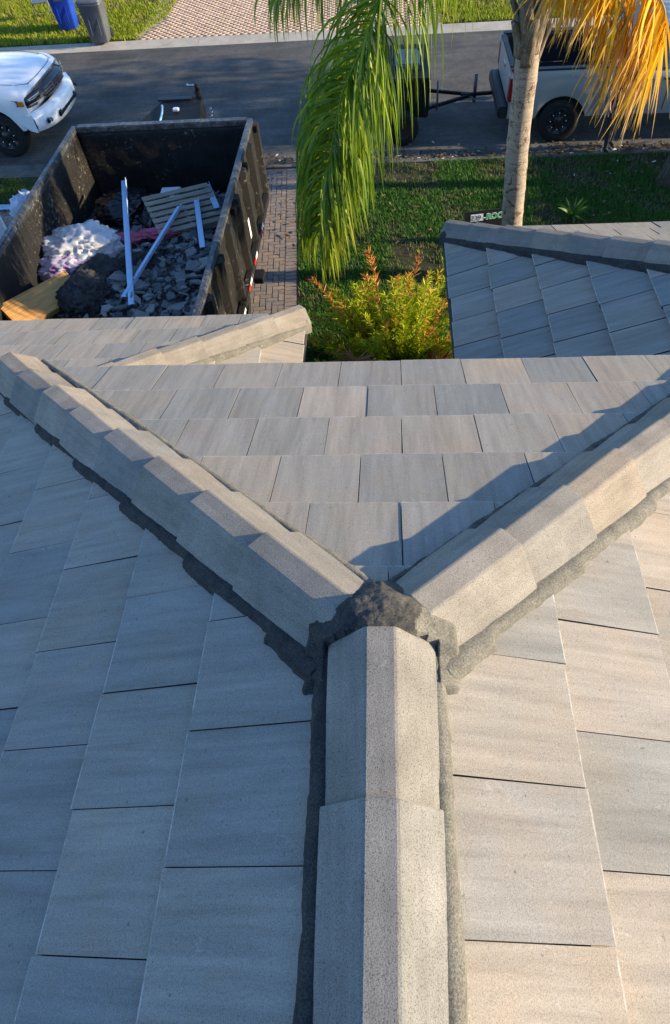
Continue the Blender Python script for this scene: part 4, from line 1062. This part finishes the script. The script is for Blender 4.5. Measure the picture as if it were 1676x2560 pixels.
    # front end
    curve = lambda y: -.20*abs(y)**2.6
    m = MB(); K = 28; vs = []
    for i in range(K+1):
        y = -1.01+2.02*i/K; x = .06+curve(y)*1.35
        e = abs(y)/1.01; top = .80-.03*e; bot = .42+.05*e**4
        for dx, z in ((-.16, top+.02), (-.03, top), (.0, top-.06), (.012, top-.2), (-.02, bot+.03), (-.1, bot)): vs.append((x+dx, y, z))
    fs = [(i*6+j, i*6+j+1, (i+1)*6+j+1, (i+1)*6+j) for i in range(K) for j in range(5)]
    m.add(vs, fs, 0, True)
    for sy in (-1, 1):     # corner returns towards the wheel
        yy = sy*1.01; x0 = .06+curve(1.01)*1.35; m.add([(x0-.02, yy, .78), (x0-.02, yy, .47), (x0-.16, yy*.99, .5), (x0-.34, yy*.985, .66), (x0-.4, yy*.985, .79)], [(0, 1, 2, 3, 4)])
    fb = m.build('front_bumper', paint, t)
    MB().box((.045, 0, .58), (.06, .98, .11), bev=.025).build('bumper_intake', 'lamp_black', fb)
    for sy in (-1, 1):
        fl = MB().box((-.075, sy*.74, .6), (.05, .22, .1), Euler((0, 0, -sy*.36)).to_matrix(), 0, .02).build('fog_lamp', 'lamp_black', fb)
        MB().lathe([(0, .0), (.035, .0), (.04, -.02)], (-.03, sy*.72, .6), n=12).build('fog_lens', 'lamp_clear', fl)
    m = MB(); vs = []; K = 16
    for i in range(K+1):
        y = -.56+1.12*i/K; e = abs(y)/.56; x = -.06+curve(y)*1.2; vs += [(x-.14, y, 1.085-.02*e), (x-.03, y, 1.075-.02*e), (x+.015, y, .98), (x+.02, y, .865+.07*max(0, e-.5)/.5), (x-.1, y, .855+.07*max(0, e-.5)/.5)]
    m.add(vs, [(i*5+j, i*5+j+1, (i+1)*5+j+1, (i+1)*5+j) for i in range(K) for j in range(4)], 0, True); gr = m.build('grille', 'lamp_black', t)
    for k in range(4):
        mm = MB(); pts = [(-.035+curve(y)*1.2, y, .9+k*.05) for y in np.linspace(-.5, .5, 13)]; mm.tube(pts, .012, 5); mm.build('grille_bar', 'lettering_dark', gr)
    fc = bpy.data.curves.new('grille_letters', 'FONT'); fc.body = 'RAM'; fc.size = .2; fc.extrude = .012; fc.align_x = 'CENTER'; fc.align_y = 'CENTER'; fc.materials.append(MATS['lettering_dark'])
    fo = font_obj('grille_letters', fc, gr) if front else None
    if fo: fo.rotation_euler = (math.pi/2, 0, math.pi/2); fo.location = (-.035, 0, .975)
    # hood leading edge trim + headlights
    for sy in (-1, 1):
        m = MB(); vs = []; K = 12
        for i in range(K+1):
            u = i/K; y = sy*(.6+.38*u); x = -.06+curve(y)*1.2-.02-.16*max(0, u-.8)/.2; zt = 1.055-.03*u; zb_ = .915+.02*u
            if u > .25 and u < .85: zb_ -= .05
            vs += [(x-.08, y, zt+.02), (x, y, zt), (x+.015, y, (zt+zb_)/2), (x, y, zb_), (x-.08, y, zb_-.02)]
        m.add(vs, [(i*5+j, i*5+j+1, (i+1)*5+j+1, (i+1)*5+j) for i in range(K) for j in range(4)], 0, True)
        hlamp = m.build('headlight', 'lamp_black', t)
        xa = -.06+curve(.95)*1.2-.1
        MB().box((xa-.005, sy*.985, .98), (.12, .03, .09), bev=.012).build('side_marker', 'amber', hlamp)
        mm = MB(); mm.tube([(-.055+curve(y)*1.2, sy*y, 1.045-.03*((y-.6)/.38)) for y in np.linspace(.62, .92, 8)], .008, 5); mm.build('light_bar', 'lamp_clear', hlamp)
        mm = MB(); mm.tube([(-.05+curve(y)*1.2, sy*y, .93) for y in np.linspace(.62, .92, 8)], .006, 5); mm.build('light_bar', 'lamp_clear', hlamp)
    sm = MB()
    for sy in (-1, 1): sm.tube([(-1.75, sy*.8, 1.283), (-.9, sy*.79, 1.265), (-.45, sy*.74, 1.215), (-.26, sy*.6, 1.185)], .005, 4)
    sm.tube([(-.2+curve(y)*1.0-.02, y, 1.2-.01*abs(y)) for y in np.linspace(-.62, .62, 12)], .005, 4); sm.build('hood_seam', 'lettering_dark', t)
    return t
pw = pickup('pickup_truck', (-7.02, 14.12, G-.05), math.radians(-1.0), 'white_paint', 'white pickup with black grille parked at the kerb on the left')
pw.scale = (1.1, 1.1, 1.1)
p2 = pickup('pickup_truck', (8.2, 13.68, G-.05), math.radians(-.5), 'silver_paint', 'silver pickup in the shade behind the palm trunk', front=False)

# ------------------------------------------------------------ second trailer hitched behind the silver pickup
t2 = tag(empty('utility_trailer', (.1, 13.95, G-.05)), 'dark box trailer hitched behind the silver pickup, half hidden by the frond', 'trailer')
MB().box((.3, 0, .8), (.95, 1.7, .7), bev=.02).build('box', 'black_metal', t2)
MB().box((.3, 0, 1.17), (1.0, 1.76, .06), bev=.015).build('lid', 'black_metal', t2)
for x in (-.1, .3, .7):
    for sy in (-1, 1): MB().box((x, sy*.86, .8), (.07, .05, .68)).build('side_rib', 'black_metal', t2)
for x in (.77,):
    for y in (-.6, -.2, .2, .6): MB().box((x, y, .8), (.05, .07, .68)).build('end_rib', 'black_metal', t2)
for sy in (-1, 1):
    wo = MB().lathe([(.2, -.09), (.3, -.1), (.33, -.06), (.33, .06), (.3, .1), (.2, .09)], (0, 0, 0)).build('wheel', 'rubber', t2, (.25, sy*1.0, .33))
    MB().lathe([(.2, sy*.08), (.08, sy*.04), (0, sy*.05)], (0, 0, 0)).build('rim', 'rim_alloy', wo)
    MB().bar((.75, sy*.45, .45), (1.75, 0, .5), .05, .06).build('tongue', 'black_metal', t2)
MB().bar((1.5, -.0, .5), (2.15, 0, .52), .06, .06).build('coupler', 'black_metal', t2)
MB().tube([(1.8, .12, .3), (1.8, .12, .85)], .035, 8).build('jack', 'steel_leg', t2)
MB().tube([(.95, -.78, .55), (.95, -.78, 1.0), (.95, -.72, 1.08)], .02, 6).build('hand_crank', 'steel_leg', t2)
MB().box((.35, -.1, 1.26), (.5, .8, .12), bev=.03).build('front_panel', 'bin_grey', t2)
ch = MB()
for k in range(12): ch.lathe([(.014, -.006), (.022, 0), (.014, .006), (.01, 0), (.014, -.006)], (1.7+.04*k, -.06, .48-.1*math.sin(k*.28)), 'Y', 8)
ch.build('safety_chain', 'chrome', t2)

# ============================================================ BINS, CHAIR, SIGN
def bin_(name, loc, rz, mat, label):
    t = tag(empty(name, loc, rz), label, 'wheelie bin')
    m = MB(); secs = [(.04, .22, .24), (.06, .235, .25), (.5, .265, .29), (.9, .29, .33), (.92, .305, .345), (.99, .31, .35), (.99, .28, .32)]; vs = []
    for z, hx, hy in secs:
        r = .06
        for cx, cy, a0 in ((hx-r, hy-r, 0), (-hx+r, hy-r, 1.571), (-hx+r, -hy+r, 3.142), (hx-r, -hy+r, 4.712)):
            for k in range(4): a = a0+k*.5236; vs.append((cx+r*math.cos(a), cy+r*math.sin(a), z))
    n = 16; m.add(vs, [(i*n+k, i*n+(k+1) % n, (i+1)*n+(k+1) % n, (i+1)*n+k) for i in range(len(secs)-1) for k in range(n)]+[tuple(range(n))[::-1]], 0, True)
    m.build('bin_body', mat, t)
    m = MB(); vs = []
    for z, s in ((.985, 1.0), (1.02, 1.02), (1.06, .93), (1.08, .7)):
        hx, hy, r = .315*s, .36*s, .07
        for cx, cy, a0 in ((hx-r, hy-r, 0), (-hx+r, hy-r, 1.571), (-hx+r, -hy+r, 3.142), (hx-r, -hy+r, 4.712)):
            for k in range(4): a = a0+k*.5236; vs.append((cx+r*math.cos(a), cy+r*math.sin(a), z))
    m.add(vs, [(i*n+k, i*n+(k+1) % n, (i+1)*n+(k+1) % n, (i+1)*n+k) for i in range(3) for k in range(n)]+[tuple(range(3*n, 4*n))], 0, True)
    m.build('lid', mat, t)
    for sx in (-1, 1):
        MB().lathe([(0, -.025), (.1, -.025), (.12, -.015), (.12, .015), (.1, .025), (0, .025)], (0, 0, 0), n=18).build('wheel', 'rubber', t, (sx*.25, .28, .12)).rotation_euler = (0, 0, math.pi/2)
        for q in (.28, .52): MB().box((sx*(.255 if q < .4 else .27), -.06, q+.1), (.012, .3, .012)).build('moulded_rib', mat, t)
        MB().box((sx*.12, -.335+.03, .55), (.02, .02, .6), Euler((-.09, 0, 0)).to_matrix()).build('front_rib', mat, t)
    MB().tube([(-.2, .4, 1.0), (.2, .4, 1.0)], .018, 8).build('handle', mat, t)
    return t
bn = bin_('wheelie_bin', (-9.12, 20.62, G), math.radians(8), 'bin_blue', 'blue wheelie bin on the grass across the street')
MB().box((-.02, -.325, .82), (.2, .006, .1)).build('stamp', 'lettering_dark', bn)
bin_('wheelie_bin', (-7.86, 19.5, G), math.radians(5), 'bin_grey', 'dark grey wheelie bin at the far kerb')
cr = tag(empty('folding_chair', (-10.2, 21.6, G), .3), 'metal legged folding chair at the top left corner', 'chair')
for sx in (-.22, .22):
    MB().tube([(sx, -.25, 0), (sx, .15, .85)], .012, 6).build('leg', 'steel_leg', cr); MB().tube([(sx*.9, .28, 0), (sx*.9, -.12, .46)], .012, 6).build('leg', 'steel_leg', cr)
MB().box((0, 0, .45), (.44, .4, .025), bev=.008).build('seat', 'steel_leg', cr); MB().box((0, .13, .75), (.44, .02, .2), Euler((-.4, 0, 0)).to_matrix(), 0, .006).build('backrest', 'steel_leg', cr)
MB().tube([(-.21, .2, .12), (.21, .2, .12)], .009, 6).build('stretcher', 'steel_leg', cr)

sg = tag(empty('yard_sign', (1.83, 9.25, G), math.radians(4)), 'black yard sign reading 239 in white and green letters behind the palm trunk', 'sign')
sg.rotation_euler = (math.radians(-6), math.radians(-3), math.radians(4))
MB().box((0, 0, .32), (.98, .02, .5), bev=.003).build('board', 'black_plastic', sg)
for sx in (-.3, .3): MB().tube([(sx, .015, -.1), (sx, .015, .35)], .005, 6).build('stake', 'steel_leg', sg)
def text(body, x, z, size, mat, parent, y, off=0, shear=0.0):
    c = bpy.data.curves.new('lettering', 'FONT'); c.body = body; c.size = size; c.extrude = .001; c.offset = off; c.shear = shear; c.materials.append(MATS[mat])
    o = font_obj('lettering', c, parent); o.rotation_euler = (math.pi/2, 0, 0); o.location = (x, y, z); return o
text('239', -.385, .42, .115, 'white_print', sg, -.0125, .01); text('239', -.385, .42, .115, 'lettering_dark', sg, -.0145, -.001)
MB().box((-.285, -.0108, .46), (.21, .0012, .12)).build('number_patch', 'white_print', sg)
text('-', -.178, .42, .115, 'white_print', sg, -.0125, .005)
text('ROOF', -.135, .42, .125, 'white_print', sg, -.0125, .011, .1); text('ROOF', -.135, .42, .125, 'green_print', sg, -.0145, .002, .1)

# ============================================================ PERSON by the silver pickup, half hidden by the dead frond
simple('skin_tone', (.3, .18, .12), .6); simple('dark_trousers', (.035, .035, .04), .9, .1, 0, .3, 30); simple('dark_shirt', (.05, .05, .055), .9, .1, 0, .25, 30)
simple('dark_hair', (.012, .01, .009), .7); simple('shoe_black', (.015, .015, .016), .6); simple('eye_white', (.7, .7, .68), .3)
def skin_mesh(verts, edges, radii, root, lev=2):
    me = bpy.data.meshes.new('tmp'); me.from_pydata([Vector(v) for v in verts], edges, [])
    o = bpy.data.objects.new('tmp', me); COL.objects.link(o)
    sk = o.modifiers.new('s', 'SKIN'); ss = o.modifiers.new('d', 'SUBSURF'); ss.levels = lev; ss.render_levels = lev
    sv = me.skin_vertices[0].data
    for i, r in enumerate(radii):
        sv[i].radius = r if isinstance(r, tuple) else (r, r); sv[i].use_root = (i == root)
    bpy.context.view_layer.update(); dg = bpy.context.evaluated_depsgraph_get()
    out = bpy.data.meshes.new_from_object(o.evaluated_get(dg)); bpy.data.objects.remove(o); return out
ps = tag(empty('person', (4.42, 12.42, G-.05), math.radians(12)), 'person in dark clothes standing beside the silver pickup, half hidden by the golden frond', 'person')
V_ = [(0, 0, .95), (0, .01, 1.12), (0, .015, 1.3), (0, .01, 1.44), (0, 0, 1.52), (0, -.015, 1.6), (0, -.02, 1.7)]; E2 = [(0, 1), (1, 2), (2, 3), (3, 4), (4, 5), (5, 6)]
R_ = [(.155, .115), (.14, .1), (.165, .115), (.12, .085), .055, (.078, .092), (.07, .085)]
def chain(start, pts, rad):
    p = start
    for q, r in zip(pts, rad): V_.append(q); R_.append(r); E2.append((p, len(V_)-1)); p = len(V_)-1
    return p
for sx in (-1, 1):
    fy = -.12 if sx < 0 else .1
    chain(0, [(sx*.095, 0, .87), (sx*.1, fy*.5-.02, .5), (sx*.1, fy+.01, .11), (sx*.105, fy-.01, .05), (sx*.115, fy-.15, .035)], [(.092, .1), .062, .043, (.045, .04), (.045, .03)])
    w_i = chain(3, [(sx*.19, 0, 1.42), (sx*.245, .01, 1.14), (sx*.23, -.08, .9), (sx*.225, -.11, .82)], [.062, .046, .033, (.042, .024)])
    for k, (dx, L) in enumerate(((-.03, .07), (-.01, .085), (.01, .08), (.03, .065))):
        chain(w_i, [(sx*.225+dx*.3, -.115+dx, .765), (sx*.225+dx*.3, -.12+dx, .765-L*.5), (sx*.215+dx*.3, -.115+dx, .765-L)], [.0095, .0085, .0075])
    chain(w_i, [(sx*.205, -.15, .8), (sx*.198, -.165, .765)], [.011, .009])
bme = skin_mesh(V_, E2, R_, 0)
for m_ in ('skin_tone', 'dark_trousers', 'dark_shirt', 'shoe_black'): bme.materials.append(MATS[m_])
idx = []
for p in bme.polygons:
    c = p.center; p.use_smooth = True
    idx.append(3 if c.z < .09 else 1 if (c.z < .97 and abs(c.x) < .19 and not (abs(c.x) > .17 and c.z > .6)) else 0 if (c.z > 1.5 or (abs(c.x) > .17 and c.z < 1.18)) else 2)
bme.polygons.foreach_set('material_index', idx); bo = bpy.data.objects.new('body', bme); COL.objects.link(bo); bo.parent = ps
hm = MB(); vs = []; nn_ = 14
for i in range(9):
    th_ = math.pi*.62*i/8
    for k in range(nn_): a = 2*math.pi*k/nn_; vs.append((math.sin(th_)*math.cos(a)*.083, math.sin(th_)*math.sin(a)*.098+.012-(.02 if i == 8 and math.sin(a) < -.3 else 0)*0, 1.68+math.cos(th_)*.1+(.05 if math.sin(a) < -.2 and i > 5 else 0)))
hm.add(vs, [(i*nn_+k, i*nn_+(k+1) % nn_, (i+1)*nn_+(k+1) % nn_, (i+1)*nn_+k) for i in range(8) for k in range(nn_)], 0, True); hm.build('hair', 'dark_hair', ps)
for sx in (-1, 1):
    fy = -.12 if sx < 0 else .1
    MB().box((sx*.112, fy-.075, .012), (.095, .28, .022), bev=.008).build('shoe_sole', 'white_print', ps)
    MB().lathe([(0, -.012), (.011, -.008), (.013, 0), (0, .006)], (sx*.03, -.102, 1.655), n=10).build('eye', 'eye_white', ps)
    MB().box((sx*.084, -.005, 1.645), (.018, .035, .055), bev=.007).build('ear', 'skin_tone', ps)
MB().box((0, -.118, 1.625), (.022, .03, .045), bev=.008).build('nose', 'skin_tone', ps); MB().box((0, -.1, 1.58), (.05, .012, .014), bev=.004).build('mouth', 'pink_plastic', ps)
